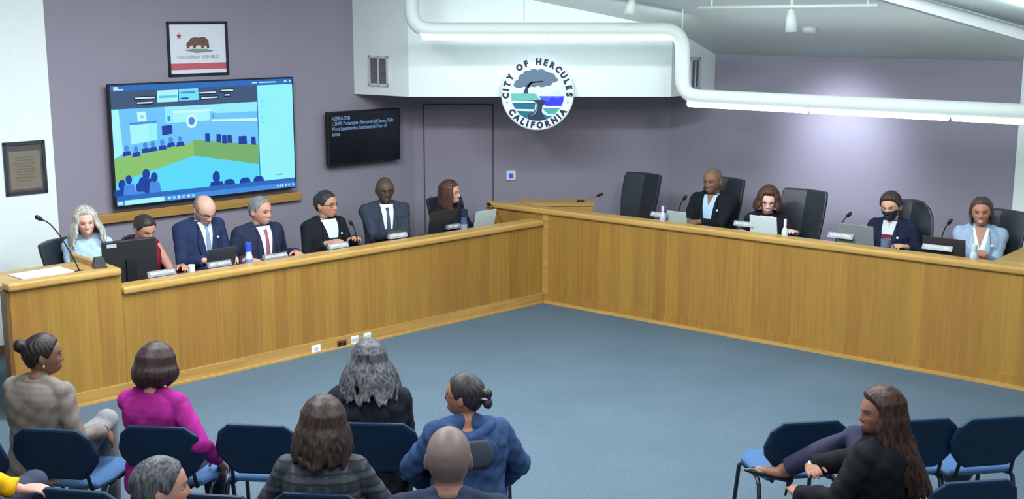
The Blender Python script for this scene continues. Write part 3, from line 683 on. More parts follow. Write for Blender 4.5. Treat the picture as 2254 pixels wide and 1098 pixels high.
chair_by_back(1421, 381, 'R', 1.25, .1, 'empty tall black leather chair nearest the corner podium', HR - .10)
chair_by_back(1777, 417, 'R', 1.22, .1, 'empty tall black leather chair right of the woman with short auburn hair', HR - .05)
chair_by_back(1602, 391, 'R', 1.30, .1, 'tall black leather chair behind the bald man in the open collar', HR - .12)
chair_by_back(2010, 440, 'R', 1.27, .1, 'rounded black leather chair behind the person in the dark face mask', HR + .02, round_top=True)
chair_by_back(2205, 461, 'R', 1.25, .1, 'black leather chair behind the woman in the light blue blazer', HR - .05)
chair_by_back(1697, 470, 'R', 1.22, .1, 'black leather chair hidden behind the woman with short auburn hair', HR + .45)
chair_by_back(120, 528, 'L', 1.25, 0, 'black leather chair of the white-haired woman by the lectern', HL + .52, w=.52)
chair_by_back(292, 518, 'L', 1.33, 0, 'round-topped black chair behind the woman in the red dress', HL + .1, round_top=True)
chair_by_back(435, 512, 'L', 1.28, 0, 'black leather chair behind the bearded man in the navy suit', HL + .0, w=.52)
chair_by_back(556, 520, 'L', 1.28, 0, 'black leather chair behind the grey-haired man with the red tie', HL)
chair_by_back(702, 497, 'L', 1.28, 0, 'black leather chair behind the man in the black suit and sweater', HL)
chair_by_back(845, 480, 'L', 1.28, 0, 'black leather chair behind the bald man in the grey suit', HL)
chair_by_back(972, 432, 'L', 1.28, 0, 'black leather chair behind the woman with long auburn hair', HL)
# ================================================================== THINGS ON THE COUNTERS
def on_cap(x, y, side): z = TOPL if side == 'L' else TOPR; P = onz(x, y, z); return P, (RL if side == 'L' else RR)
def on_desk(x, y, side, q):
    P = onL(x, y, q) if side == 'L' else onR(x, y, q); P.z = (DESKL if side == 'L' else DESKR) + .0005; return P, (RL if side == 'L' else RR)
M_PLATE = mat('grey name plate', (104, 110, 118), .35, noise=.05); M_PLTXT = mat('pale plate strip', (196, 200, 206), .5)
M_PLATE2 = mat('light name plate', (146, 154, 158), .35, noise=.05)
def nameplate(x, y, side, w, label, m=M_PLATE):
    P, rz = on_cap(x, y, side); r = empty('name_plate', P + V((0, 0, .0006)), rz, label, 'name plate', 'name plates along the dais')
    h = .045; mb = MB(); mb.add([(-w/2, -.02, 0), (w/2, -.02, 0), (w/2, .03, 0), (-w/2, .03, 0), (-w/2, .005, h), (w/2, .005, h), (w/2, .012, h), (-w/2, .012, h)], [(0,3,2,1),(4,5,6,7),(0,1,5,4),(1,2,6,5),(2,3,7,6),(3,0,4,7)]); mb.build('plate', m, r)
    mb = MB(); n = 9; rnd = random.Random(int(x)); xx = -w*.40
    while xx < w*.38:
        l = rnd.uniform(.008, .02); mb.add([(xx, -.0206 + .25*.0, .016), (xx + l, -.0206, .016), (xx + l, -.0076, .036), (xx, -.0076, .036)], [(0,1,2,3)]); xx += l + .006
    for i in range(len(mb.v)):
        v = mb.v[i]; mb.v[i] = (v[0], -.02 + .025*v[2]/h - .0012, v[2])
    mb.keep = True; mb.build('lettering', M_PLTXT, r)
nameplate(356, 606, 'L', .25, 'grey name plate in front of the woman in the red dress')
nameplate(483, 586, 'L', .23, 'grey name plate in front of the bearded man in the navy suit')
nameplate(606, 569, 'L', .25, 'grey name plate in front of the man with the red tie')
nameplate(745, 545, 'L', .22, 'pale name plate in front of the man in the black suit and sweater', M_PLATE2)
nameplate(876, 523, 'L', .22, 'pale name plate in front of the bald man in the grey suit', M_PLATE2)
nameplate(997, 503, 'L', .16, 'grey name plate in front of the woman with long auburn hair')
nameplate(1450, 477, 'R', .18, 'pale name plate in front of the empty chair nearest the corner', M_PLATE2)
nameplate(1638, 498, 'R', .22, 'pale name plate between the bald man and the woman in glasses', M_PLATE2)
nameplate(1850, 524, 'R', .24, 'pale name plate in front of the grey laptop of the masked person', M_PLATE2)
nameplate(2063, 550, 'R', .26, 'pale name plate in front of the dark laptop by the woman in the blazer', M_PLATE2)
def laptop(x, side, q, w, h, rgb, label, lean=.25, yaw=0.0, mark=False):
    P, rz = on_desk(x, 500, side, q); r = empty('laptop', P, rz + yaw, label, 'laptop')
    m = mat('laptop shell %d %d %d' % rgb, rgb, .35, noise=.03)
    MB().box((-w/2, .006, .0), (w/2, .23, .016)).build('base', m, r, bevel=.004)
    c, s = math.cos(lean), math.sin(lean); M = Matrix.Translation((0, .006, .012)) @ Matrix.Rotation(lean, 4, 'X')
    mb = MB(); mb.box((-w/2, -.006, 0), (w/2, .004, h), M=M); l = mb.build('lid', m, r, bevel=.003)
    mb = MB(); mb.box((-w/2 + .01, .0042, .012), (w/2 - .01, .0046, h - .01), M=M); mb.build('screen', glow('laptop screen', (190, 215, 230), .5), l)
    mb = MB(); mb.box((-w/2 + .02, .03, .0162), (w/2 - .02, .13, .0175)); mb.build('keyboard', M_DARK, r)
laptop(480, 'L', .34, .28, .25, (52, 56, 64), 'dark grey laptop open in front of the bearded man')
laptop(970, 'L', .32, .37, .31, (42, 45, 48), 'large black laptop open in front of the woman with long auburn hair')
laptop(1063, 'L', .30, .28, .25, (190, 204, 204), 'silver laptop standing open at the inner corner of the left arm')
laptop(1492, 'R', .36, .22, .20, (176, 192, 190), 'small pale laptop left of the bald man in the open collar', .2)
laptop(1683, 'R', .34, .28, .255, (206, 222, 224), 'white laptop open in front of the woman with short auburn hair', .18)
laptop(1887, 'R', .36, .34, .27, (128, 134, 138), 'grey laptop open in front of the masked person', .2)
laptop(2083, 'R', .34, .37, .245, (54, 52, 56), 'dark laptop open in front of the woman in the light blue blazer', .2)
# monitor behind the lectern
P = onL(285, 560, .42); r = empty('computer_monitor', V((P.x, P.y, DESKL + .0005)), RL - .12, 'large black computer monitor seen from behind at the left end of the dais', 'monitor')
zt = onL(285, 527, .42).z - DESKL; zb_ = .055
mb = MB(); mb.box((-.225, -.02, zb_), (.225, .02, zt)); mb.build('housing', mat('monitor black', (30, 32, 36), .5), r, bevel=.008)
MB().box((-.20, .0205, zb_ + .02), (.20, .021, zt - .02)).build('screen', glow('laptop screen', (190, 215, 230), .5), r)
MB().box((-.04, -.045, .01), (.04, -.02, zt*.6)).build('stand', M_DARK, r); MB().box((-.12, -.08, 0), (.12, .10, .012)).build('foot', M_DARK, r)
MB().box((-.19, -.0215, zt - .05), (-.11, -.0205, zt - .02)).build('sticker', mat('silver sticker', (170, 176, 184), .5), r)
# small things
def bottle(x, side, q, h, rad, body, cap, label, cat='bottle', z=None, capf=.22, neck=.4, name='water_bottle', band=None):
    P, rz = on_desk(x, 500, side, q) if z is None else (z, 0)
    r = empty(name, P, 0, label, cat); hb = h*(1 - capf)
    MB().lathe([(0, .0), (rad*.95, .0), (rad, .006), (rad, hb*.74), (rad*.8, hb*.86), (rad*neck, hb*.97), (rad*neck, hb)], n=18).build('bottle_body', body, r, smooth=True)
    MB().lathe([(0, hb + .0003), (rad*neck*1.15, hb + .0003), (rad*neck*1.15, h - .004), (rad*neck*.9, h), (0, h)], n=16).build('cap', cap, r, smooth=False)
    if band: MB().lathe([(rad + .0006, hb*.25), (rad + .001, hb*.26), (rad + .001, hb*.66), (rad + .0006, hb*.67)], n=18).build('label_band', band, r)
M_PET = mat('pale clear plastic', (196, 214, 226), .15, noise=.03); M_BLUE = mat('blue cap', (50, 80, 220), .4); M_BLUEB = mat('blue paper band', (120, 140, 200), .5)
bottle(545, 'L', .22, .28, .033, M_PET, M_BLUE, 'clear water bottle with blue cap between the second and third suited men', band=M_BLUEB, capf=.26, neck=.75)
bottle(1021, 'L', .24, .30, .036, mat('steel blue tumbler', (66, 88, 128), .35), mat('dark navy lid', (28, 40, 66), .4), 'dark blue tumbler in front of the woman with long auburn hair', 'tumbler', neck=.95, capf=.25, name='tumbler', band=mat('tumbler silver', (140, 156, 184), .4))
bottle(1458, 'R', .26, .26, .032, mat('lilac plastic', (196, 192, 222), .3), mat('lilac cap', (214, 206, 236), .4), 'small pale lilac bottle beside the pale laptop near the corner', capf=.2)
bottle(1728, 'R', .24, .27, .03, mat('white bottle', (206, 224, 222), .35), M_WP, 'white bottle right of the white laptop', capf=.25)
bottle(2148, 'R', .22, .24, .036, mat('cloudy bottle', (190, 202, 214), .3), mat('pale cap', (190, 214, 216), .4), 'pale bottle in front of the woman in the light blue blazer', capf=.2, neck=.6)
def cup(x, side, q, h, rad, m, label, name='cup', handle=False):
    P, rz = on_desk(x, 500, side, q); r = empty(name, P, 0, label, name)
    MB().lathe([(0, 0), (rad*.85, 0), (rad, h), (rad*.88, h), (rad*.76, .008), (0, .008)], n=20).build('vessel', m, r, smooth=False)
    if handle: MB().tube([(rad*.9, 0, h*.8), (rad*1.6, 0, h*.7), (rad*1.6, 0, h*.35), (rad*.85, 0, h*.25)], .006, 8).build('cup_handle', m, r)
cup(1952, 'R', .26, .19, .045, mat('slate mug', (96, 116, 140), .35), 'slate blue mug beside the grey laptop of the masked person', 'mug', True)
cup(417, 'L', .28, .15, .03, M_WP, 'small white cup on the dais left of the bearded man')
def paper(P, rz, w, d, label, n=1):
    r = MB(); r.box((-w/2, -d/2, 0), (w/2, d/2, .0025*n)); o = r.build('paper_sheet', mat('white paper', (232, 236, 242), .8, noise=.01), None); o.location = P; o.rotation_euler = (0, 0, rz)
    tag(o, label, 'paper')
P, rz = on_desk(292, 600, 'L', .40); paper(P, rz + .1, .28, .21, 'white paper lying on the dais beside the monitor')
P, rz = on_desk(912, 520, 'L', .34); paper(P, rz - .1, .30, .21, 'white papers lying between the grey-suited man and the black laptop', 3)
P, rz = on_desk(640, 560, 'L', .33); paper(P, rz + .2, .28, .21, 'white papers right of the man with the red tie', 2)
P, rz = on_desk(778, 545, 'L', .33); paper(P, rz, .22, .21, 'white paper right of the man in the black suit and sweater', 2)
P, rz = on_desk(524, 580, 'L', .27); paper(P, rz + .1, .16, .15, 'small white paper beside the blue-capped water bottle')
P = LP(sE + .42, .34, TOPC - .044); paper(P, RL + .05, .42, .40, 'large white paper sheets lying on the lectern shelf', 2)
# black control box on the lectern
P = onz(219, 589, TOPC); r = empty('control_box', P + V((0, 0, .0006)), RL - .3, 'small black timer box with grey face on the lectern top', 'box')
mb = MB(); mb.add([(-.055, -.04, 0), (.055, -.04, 0), (.055, .05, 0), (-.055, .05, 0), (-.035, -.005, .085), (.035, -.005, .085), (.035, .03, .085), (-.035, .03, .085)], [(0,3,2,1),(4,5,6,7),(0,1,5,4),(1,2,6,5),(2,3,7,6),(3,0,4,7)]); mb.build('housing', M_DARK, r, bevel=.004)
MB().box((-.028, -.030, .028), (.028, -.028, .06), M=Matrix.Rotation(-.35, 4, 'X')).build('display', mat('grey display', (120, 128, 138), .4), r)
# gooseneck microphones
def mic(bx, by, tx, ty, side, q, label, zb=None, bow=.04, m=None, qt=None):
    pl = onL if side == 'L' else onR
    Bp = pl(bx, by, q); zdesk = ((DESKL if side == 'L' else DESKR) + .0005) if zb is None else zb
    Tp = pl(tx, ty, q if qt is None else qt); base = V((Bp.x, Bp.y, zdesk)); m = m or M_DARK
    r = empty('gooseneck_microphone', base, 0, label, 'microphone', 'gooseneck microphones on the dais'); T = Tp - base
    MB().lathe([(0, 0), (.05, 0), (.048, .018), (.018, .026), (0, .026)], n=18).build('mic_base', M_DARK, r)
    h = T.length; pts = []
    for i in range(11):
        t = i/10; p = T*t; p.z = T.z*(1 - (1-t)**1.6); pts.append(p)
    MB().tube(pts, .0055, 8).build('gooseneck', m, r, smooth=True)
    d = (pts[-1] - pts[-3]).normalized(); MB().tube([pts[-1], pts[-1] + d*.015, pts[-1] + d*.05, pts[-1] + d*.06], [.008, .017, .017, .008], 12).build('mic_head', M_DARK, r, smooth=True)
mic(177, 592, 93, 484, 'L', .20, 'long gooseneck microphone rising from the lectern', zb=TOPC - .0445, qt=.28)
mic(790, 525, 776, 496, 'L', .45, 'dark gooseneck microphone left of the bald man in the grey suit')
mic(1108, 492, 1080, 452, 'L', .45, 'gooseneck microphone in front of the oak at the inner corner', m=mat('bronze neck', (120, 92, 52), .4))
mic(1486, 472, 1504, 440, 'R', .45, 'gooseneck microphone left of the bald man in the open collar')
mic(1836, 516, 1864, 477, 'R', .45, 'gooseneck microphone left of the masked person')
mic(2062, 530, 2086, 494, 'R', .45, 'gooseneck microphone left of the woman in the light blue blazer')
Pm = onpl(1283, 462, V((0, 13.05, 0)), V((0, 1, 0))); Tm = onpl(1314, 433, V((0, 13.05, 0)), V((0, 1, 0)))
base = V((Pm.x - .05, 13.08, zt if False else cxs.z + .0)); 
r = empty('gooseneck_microphone', V((Pm.x - .02, 13.1, onpl(1250, 447, V((0, yf, 0)), V((0, 1, 0))).z + .0006)), 0, 'gooseneck microphone standing on the corner podium', 'microphone', 'gooseneck microphones on the dais')
T = V((Tm.x, 13.1, Tm.z)) - r.location
MB().lathe([(0, 0), (.045, 0), (.043, .014), (.0, .018)], n=16).build('mic_base', M_DARK, r)
MB().tube([T*t for t in (0, .3, .6, 1)], .005, 8).build('gooseneck', mat('bronze neck', (120, 92, 52), .4), r); MB().tube([T, T*1.12, T*1.4], [.008, .016, .012], 12).build('mic_head', M_DARK, r, smooth=True)
# white desk phone puck at the inner corner
P, rz = on_desk(1098, 490, 'L', .30); r = empty('desk_speakerphone', P, rz, 'small grey speakerphone with white dome at the inner corner of the dais', 'speakerphone')
MB().lathe([(0, 0), (.07, 0), (.07, .03), (.05, .05), (0, .05)], n=20).build('phone_base', mat('grey phone plastic', (120, 136, 150), .4), r, smooth=False); MB().lathe([(.03, .0505), (.028, .07), (.015, .082), (0, .085)], n=18).build('phone_dome', M_WP, r, smooth=True)
# ================================================================== AUDIENCE CHAIRS
M_NAVY = mat('navy chair shell', (18, 46, 72), .55, noise=.08, scale=40, spec=.3); M_SEAT = mat('blue seat fabric', (58, 94, 136), .85, noise=.06, scale=120)
M_LEG = mat('dark blue black tube', (18, 30, 46), .35, noise=.08)
def stack_chair(label):
    r = empty('stacking_chair', (0, 0, 0), 0, label, 'chair', 'navy stacking chairs in the audience rows')
    out = [(-.155, .315), (.155, .315), (.218, .262), (.248, .165), (.238, .11), (.168, .02), (.13, 0), (-.13, 0), (-.168, .02), (-.238, .11), (-.248, .165), (-.218, .262)]
    cx, cz = 0, .16
    def ring(sc, d):
        R_ = []
        for x, z in out:
            xx, zz = x*sc, cz + (z - cz)*sc
            R_.append((xx, -.215 - .085*(zz + .02) / .32 - .22*(.0615 - xx*xx) + d, .49 + zz))
        return R_
    mb = MB(); mb.loft([ring(.90, .016), ring(.985, .012), ring(1.0, 0), ring(.985, -.012), ring(.90, -.016)])
    mb.build('backrest', M_NAVY, r, smooth=False, bevel=.004)
    so = [(-.20, -.20), (.20, -.20), (.235, -.08), (.235, .12), (.17, .225), (-.17, .225), (-.235, .12), (-.235, -.08)]
    mb = MB(); mb.loft([[(x*.97, y*.97, .425) for x, y in so], [(x, y, .435) for x, y in so], [(x, y, .450) for x, y in so], [(x*.93, y*.93, .462) for x, y in so]]); mb.build('seat', M_SEAT, r, bevel=.005)
    for sx in (-1, 1):
        x = sx*.225
        for y0, y1 in ((.17, .235), (-.16, -.24)):
            mb = MB(); mb.tube([(x*.93, 0.02 if y0 > 0 else -.02, .414), (x*.98, y0*.8, .41), (x, y0, .385), (x*1.05, y1, .0135)], .0125, 10); mb.build('leg', M_LEG, r, smooth=True)
        MB().tube([(sx*.16, -.10, .412), (sx*.17, -.215, .43), (sx*.165, -.243, .52), (sx*.165, -.262, .62)], .011, 8).build('back_support', M_LEG, r, smooth=True)
    MB().tube([(-.20, .0, .412), (.20, .0, .412)], .010, 8).build('cross_bar', M_LEG, r, smooth=True)
    return r
CH0 = None; CHAIRS = {}
def place_chair(key, x, y, th, label, ztop=.80):
    global CH0
    T = onz(x, y, ztop); off = Matrix.Rotation(th, 3, 'Z') @ V((0, -.315, 0)); loc = V((T.x - off.x, T.y - off.y, 0))
    if CH0 is None: CH0 = stack_chair(label); o = CH0; o.location = loc; o.rotation_euler = (0, 0, th)
    else: o = dup(CH0, loc, th, label)
    CHAIRS[key] = (loc, th); return o
place_chair('c1', 108, 946, -.14, 'navy stacking chair of the woman in the taupe top')
place_chair('c2', 345, 940, -.12, 'navy stacking chair of the woman in the magenta top')
place_chair('c3', 562, 936, -.10, 'empty navy stacking chair between the magenta top and the grey-haired woman')
place_chair('c4', 826, 932, -.06, 'navy stacking chair of the woman with long grey hair')
place_chair('c5', 1022, 962, -.02, 'navy stacking chair of the woman in the blue denim hooded jacket')
place_chair('c0', -92, 955, -.14, 'navy stacking chair cut by the left edge of the photo')
place_chair('b1', 165, 1080, -.2, 'navy stacking chair in the second row under the mustard sleeve')
place_chair('b0', 462, 1090, -.15, 'empty second-row navy stacking chair beside the grey-haired man, mostly out of frame')
place_chair('b2', 695, 1088, -.12, 'navy stacking chair of the woman in the plaid jacket')
place_chair('bm', -70, 1085, -.22, 'navy stacking chair of the person with the mustard sleeve')
place_chair('r1', 1785, 929, .16, 'empty navy stacking chair beside the crossed leg of the long-haired woman')
place_chair('r2', 2030, 924, .16, 'navy stacking chair behind the long-haired woman, half hidden by her hair')
place_chair('r3', 2195, 920, .18, 'empty navy stacking chair at the right edge of the front row')
place_chair('s2', 2152, 1060, .16, 'navy stacking chair in the second row at the lower right')
place_chair('s1', 1930, 1120, .10, 'navy stacking chair under the long-haired woman in black')
# dark bag under the right hand chair
P = onz(2105, 1068, 0); r = empty('handbag', P, .3, 'dark handbag with looped strap on the carpet under a right side chair', 'bag')
mb = MB(); mb.ellip((0, 0, .12), (.13, .07, .12), 18, 12); fuse(mb, 'bag_body', .012, mat('dark bag leather', (34, 36, 42), .5, noise=.2), r)
MB().tube([(-.08, 0, .21), (-.10, 0, .28), (-.02, 0, .34), (.06, 0, .28), (.07, 0, .21)], .009, 8).build('bag_strap', mat('pale strap', (120, 122, 124), .6), r, smooth=True)
# ================================================================== PEOPLE
def sstep(a, b, x):
    t = np.clip((x - a) / (b - a), 0, 1); return t*t*(3 - 2*t)
def head_shape(n, fem=False):
    """unit directions -> head surface, metres; origin mid-skull at eye level, +y is the face"""
    n = np.asarray(n, float); nx, ny, nz = n[:, 0], n[:, 1], n[:, 2]
    sq = 1 + .085*np.sin(PI*np.clip(nz, 0, 1)**1.2); x = nx*.0770*sq; y = ny*.098*sq; z = nz*.119
    low = np.clip(-nz, 0, 1)
    x = x*(1 - (.34 if fem else .27)*low**1.4)
    y = np.where(ny < 0, y*(1 - .42*low), y)
    y = np.where(ny < 0, y*(1 + .06*np.clip(1 - np.abs(nz - .3), 0, 1)), y)
    f = np.clip(ny*1.6, 0, 1); G = lambda v, c, s: np.exp(-((v - c)/s)**2)
    ax = np.abs(x)
    y = y + f*(.026*G(z, -.096, .026)*G(x, 0, .034))               # chin
    y = y + f*(.012*G(z, -.066, .020)*G(x, 0, .036))               # muzzle
    prof = np.where(z > -.030, np.clip((.016 - z)/.046, 0, 1), np.clip((z + .046)/.016, 0, 1))
    y = y + f*(.025*prof*np.exp(-(x/(.0085 + .004*prof))**2))      # nose
    y = y + f*.008*G(ax, .014, .006)*G(z, -.034, .008)
    y = y - f*.011*G(ax, .031, .015)*G(z, .002, .011)              # sockets
    y = y + f*.005*G(z, .024, .008)*G(x, 0, .05)                   # brow
    y = y + f*.005*G(ax, .043, .018)*G(z, -.028, .02)              # cheeks
    y = y + f*(.005*G(z, -.0605, .0055) + .005*G(z, -.073, .006) - .003*G(z, -.0665, .003))*np.exp(-(x/.021)**4)
    return np.stack([x, y, z], 1)
def sphere_dirs(nu, nv):
    a = np.linspace(0, PI, nv + 1)[1:-1]; b = np.linspace(0, 2*PI, nu, endpoint=False)
    A, Bb = np.meshgrid(a, b, indexing='ij')
    d = np.stack([np.sin(A)*np.cos(Bb), np.sin(A)*np.sin(Bb), -np.cos(A)], -1).reshape(-1, 3)
    d = np.vstack([d, [[0, 0, -1]], [[0, 0, 1]]]); m = nv - 1; fs = []
    for i in range(m - 1):
        for j in range(nu):
            k = (j+1) % nu; fs.append((i*nu+j, i*nu+k, (i+1)*nu+k, (i+1)*nu+j))
    s, t = m*nu, m*nu + 1
    for j in range(nu):
        k = (j+1) % nu; fs.append((s, k, j)); fs.append((t, (m-1)*nu + j, (m-1)*nu + k))
    return d, fs
HD, HF = sphere_dirs(88, 64)
HLP = [0, .5, .9, 1.15, 1.35, 1.6, 1.9, 2.3, PI]; HLZ = [.080, .076, .062, .030, -.005, .010, -.025, -.058, -.072]
def hair_mask(p, hl=None, fringe=False):
    phi = np.arctan2(np.abs(p[:, 0])/.0765, p[:, 1]/.098); z = p[:, 2]
    zb = np.interp(phi, HLP, hl or HLZ); m = sstep(zb - .006, zb + .010, z)
    if fringe: m = m*(1 - sstep(-.008, .008, z - np.interp(phi, [0, 1.0, 1.25, 1.7, 2.2, PI], [-.2, -.2, .045, .065, .075, .07])))
    return m
TM = [(-.10,.165,.12,.13),(0,.17,.13,.12),(.10,.160,.13,.105),(.20,.162,.125,.105),(.30,.178,.122,.115),(.38,.186,.112,.115),(.43,.175,.095,.10),(.465,.130,.075,.085),(.49,.085,.062,.07),(.51,.062,.055,.06)]
TF = [(-.10,.165,.12,.13),(0,.165,.12,.12),(.10,.145,.11,.10),(.20,.138,.105,.098),(.28,.150,.128,.102),(.34,.158,.128,.105),(.39,.162,.105,.105),(.43,.150,.088,.092),(.465,.110,.068,.078),(.49,.072,.056,.062),(.51,.054,.05,.053)]
NEXP = 2.5
class Body:
    def __init__(s, fem=False, lean=0.0, side=0.0, yaw=0.0, pitch=0.0, roll=0.0, bulk=1.0, belly=0.0, sh=.46, neck_fwd=.02):
        s.fem = fem; s.rings = [(t, rx*bulk, ryf*bulk + belly*math.exp(-((t-.1)/.12)**2), ryb*bulk) for t, rx, ryf, ryb in (TF if fem else TM)]
        s.sh = sh; s.hip = V((0, 0, sh + .10)); s.S = Matrix.Rotation(-lean, 3, 'X') @ Matrix.Rotation(side, 3, 'Y')
        s.nb = s.T(V((0, -.005, .50)))
        nM = Matrix.Rotation(-lean*.5 - max(0, pitch)*.4, 3, 'X') @ Matrix.Rotation(side*.6, 3, 'Y')
        s.HM = nM @ Matrix.Rotation(yaw, 3, 'Z') @ Matrix.Rotation(-pitch*.6, 3, 'X') @ Matrix.Rotation(roll, 3, 'Y')
        s.hc = s.nb + nM @ V((0, neck_fwd, .004)) + s.HM @ V((0, .012, .115))
        s.hs = 1.0 if fem else 1.04; s.shx = (.145 if fem else .166)*bulk**.5; s.bulk = bulk
    def T(s, p): return s.hip + s.S @ p
    def H(s, p): return s.hc + s.HM @ (V(p)*s.hs)
    def ring(s, t):
        R = s.rings
        for i in range(len(R) - 1):
            if t <= R[i+1][0]:
                a = (t - R[i][0])/(R[i+1][0] - R[i][0]); a = max(0, a); a = a*a*(3-2*a)*.5 + a*.5
                return tuple(R[i][k]*(1-a) + R[i+1][k]*a for k in (1, 2, 3))
        return R[-1][1:]
    def F(s, x, t, off, back=False):
        rx, rf, rb = s.ring(t); rx += off; ry = (rb if back else rf) + off
        u = min(.999, abs(x)/rx); y = ry*(1 - u**NEXP)**(1/NEXP)
        return s.T(V((x, -y if back else y, t)))
    def torso(s, mb, off, t0, t1, n=32, k=16, extra=None):
        rs = []
        for i in range(k):
            t = t0 + (t1 - t0)*i/(k-1); rx, rf, rb = s.ring(t)
            e = extra(t) if extra else 0
            r = []
            for j in range(n):
                a = 2*PI*j/n; c, q = math.cos(a), math.sin(a)
                X = math.copysign(abs(c)**(2/NEXP), c)*(rx + off + e); Y = math.copysign(abs(q)**(2/NEXP), q)*((rf if q > 0 else rb) + off + e)
                r.append(s.T(V((X, Y, t))))
            rs.append(r)
        mb.loft(rs)
def ik(S, W, l1, l2, hint):
    d = W - S; L = min(d.length, (l1+l2)*.995); d.normalize(); a = (l1*l1 - l2*l2 + L*L)/(2*L); h = math.sqrt(max(0, l1*l1 - a*a))
    p = hint - d*hint.dot(d); p.normalize(); return S + d*a + p*h, S + d*L
def hand(mb, W, d, n, thumb, curl=.5, sc=1.0, spread=.06):
    d = d.normalized(); n = (n - d*n.dot(d)).normalized(); l = d.cross(n)*thumb   # l points to the thumb side
    def ringp(c, w, t): return [c + l*(w*math.copysign(abs(math.cos(a))**.8, math.cos(a))) + n*(t*math.copysign(abs(math.sin(a))**.8, math.sin(a))) for a in [2*PI*i/14 for i in range(14)]]
    mb.loft([ringp(W - d*.02*sc, .027*sc, .021*sc), ringp(W + d*.01*sc, .028*sc, .019*sc), ringp(W + d*.045*sc, .038*sc, .018*sc), ringp(W + d*.085*sc, .042*sc, .0135*sc), ringp(W + d*.095*sc, .038*sc, .009*sc)])
    for off, L, r in ((.031, .070, .0095), (.0105, .080, .0098), (-.0105, .073, .0095), (-.031, .057, .0085)):
        p = W + d*(.085*sc) + l*(off*sc); a = curl*.5; pts = [p - d*.015*sc]; fd = (d + l*(off*spread/.03)).normalized()
        pts.append(p)
        for seg, ca in ((.46, .5), (.30, .9), (.24, .7)):
            q = fd*math.cos(a) + n*math.sin(a); p = p + q*(L*seg*sc); pts.append(p); a += curl*ca
        mb.tube(pts, [r*sc, r*sc, r*.97*sc, r*.88*sc, r*.72*sc], 10, round_ends=True)
    p = W + d*.022*sc + l*.026*sc; pts = [W + d*.012*sc + l*.012*sc, p]
    for L, la, na in ((.038, .75, .30), (.030, .40, .45), (.024, .15, .5)):
        q = (d*(1 - la*.5) + l*la + n*na).normalized(); p = p + q*L*sc; pts.append(p)
    mb.tube(pts, [.013*sc, .0135*sc, .0115*sc, .0105*sc, .0085*sc], 10, round_ends=True)
SKINM = None
def paint(me, B, look):
    """skin colours per vertex: lips, brows, cheeks, shaved scalp, beard"""
    nv = len(me.vertices); co = np.empty(nv*3, np.float32); me.vertices.foreach_get('co', co); co = co.reshape(-1, 3)
    R = np.array(B.HM); loc = (co - np.array(B.hc)) @ R / B.hs
    base = np.array(lin(look['skin'])); C = np.tile(base, (nv, 1)); x, y, z = loc[:, 0], loc[:, 1], loc[:, 2]; ax = np.abs(x)
    inh = (np.abs(x) < .1) & (np.abs(y) < .15) & (z > -.125) & (z < .14); fr = inh & (y > .03)
    def blend(m, rgb, a=1.0):
        m = (m*a)[:, None]; return C*(1 - m) + np.array(lin(rgb))*m
    ck = fr*np.exp(-((ax - .042)/.02)**2 - ((z + .028)/.02)**2)
    C = blend(ck, tuple(min(255, c*f) for c, f in zip(look['skin'], (1.06, .86, .84))), .45)
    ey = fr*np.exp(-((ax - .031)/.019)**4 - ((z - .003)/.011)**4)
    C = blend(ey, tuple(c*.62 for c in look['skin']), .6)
    if look.get('buzz'):
        m = hair_mask(loc, look.get('hl'), look.get('fringe', False))*inh; C = blend(m, look['buzz'], look.get('buzza', .8))
    if look.get('beard'):
        m = fr*sstep(-.040, -.052, z)*(1 - np.exp(-(x/.018)**4 - ((z + .067)/.008)**2)); 
        m = np.maximum(m, inh*(y > -.01)*sstep(-.035, -.05, z)); C = blend(m, look['beard'], .85)
    if look.get('moustache'):
        C = blend(fr*np.exp(-(x/.026)**4 - ((z + .052)/.006)**2), look['moustache'], .8)
    lip = look.get('lips', tuple(c*f for c, f in zip(look['skin'], (.88, .66, .66))))
    C = blend(fr*(y > .06)*np.exp(-(x/.022)**6 - ((z + .0665)/(.0085 if B.fem else .007))**4), lip, .9)
    if look.get('smile'): C = blend(fr*(y > .06)*np.exp(-(x/.017)**6 - ((z + .0665)/.0035)**4), (236, 228, 222), .95)
    else: C = blend(fr*(y > .06)*np.exp(-(x/.021)**6 - ((z + .0665)/.0022)**2), tuple(c*.5 for c in lip), .7)
    br = look.get('brow', (50, 38, 32))
    C = blend(fr*np.exp(-((ax - .033)/.019)**6 - ((z - .0255 + ((ax - .033)/.019)**2*.003)/.0042)**2), br, .8)
    C = blend(fr*np.exp(-((ax - .012)/.004)**2 - ((z + .043)/.003)**2), tuple(c*.4 for c in look['skin']), .6)
    al = np.ones((nv, 4), np.float32); al[:, :3] = C
    at = me.color_attributes.new('Col', 'FLOAT_COLOR', 'POINT'); at.data.foreach_set('color', al.ravel())
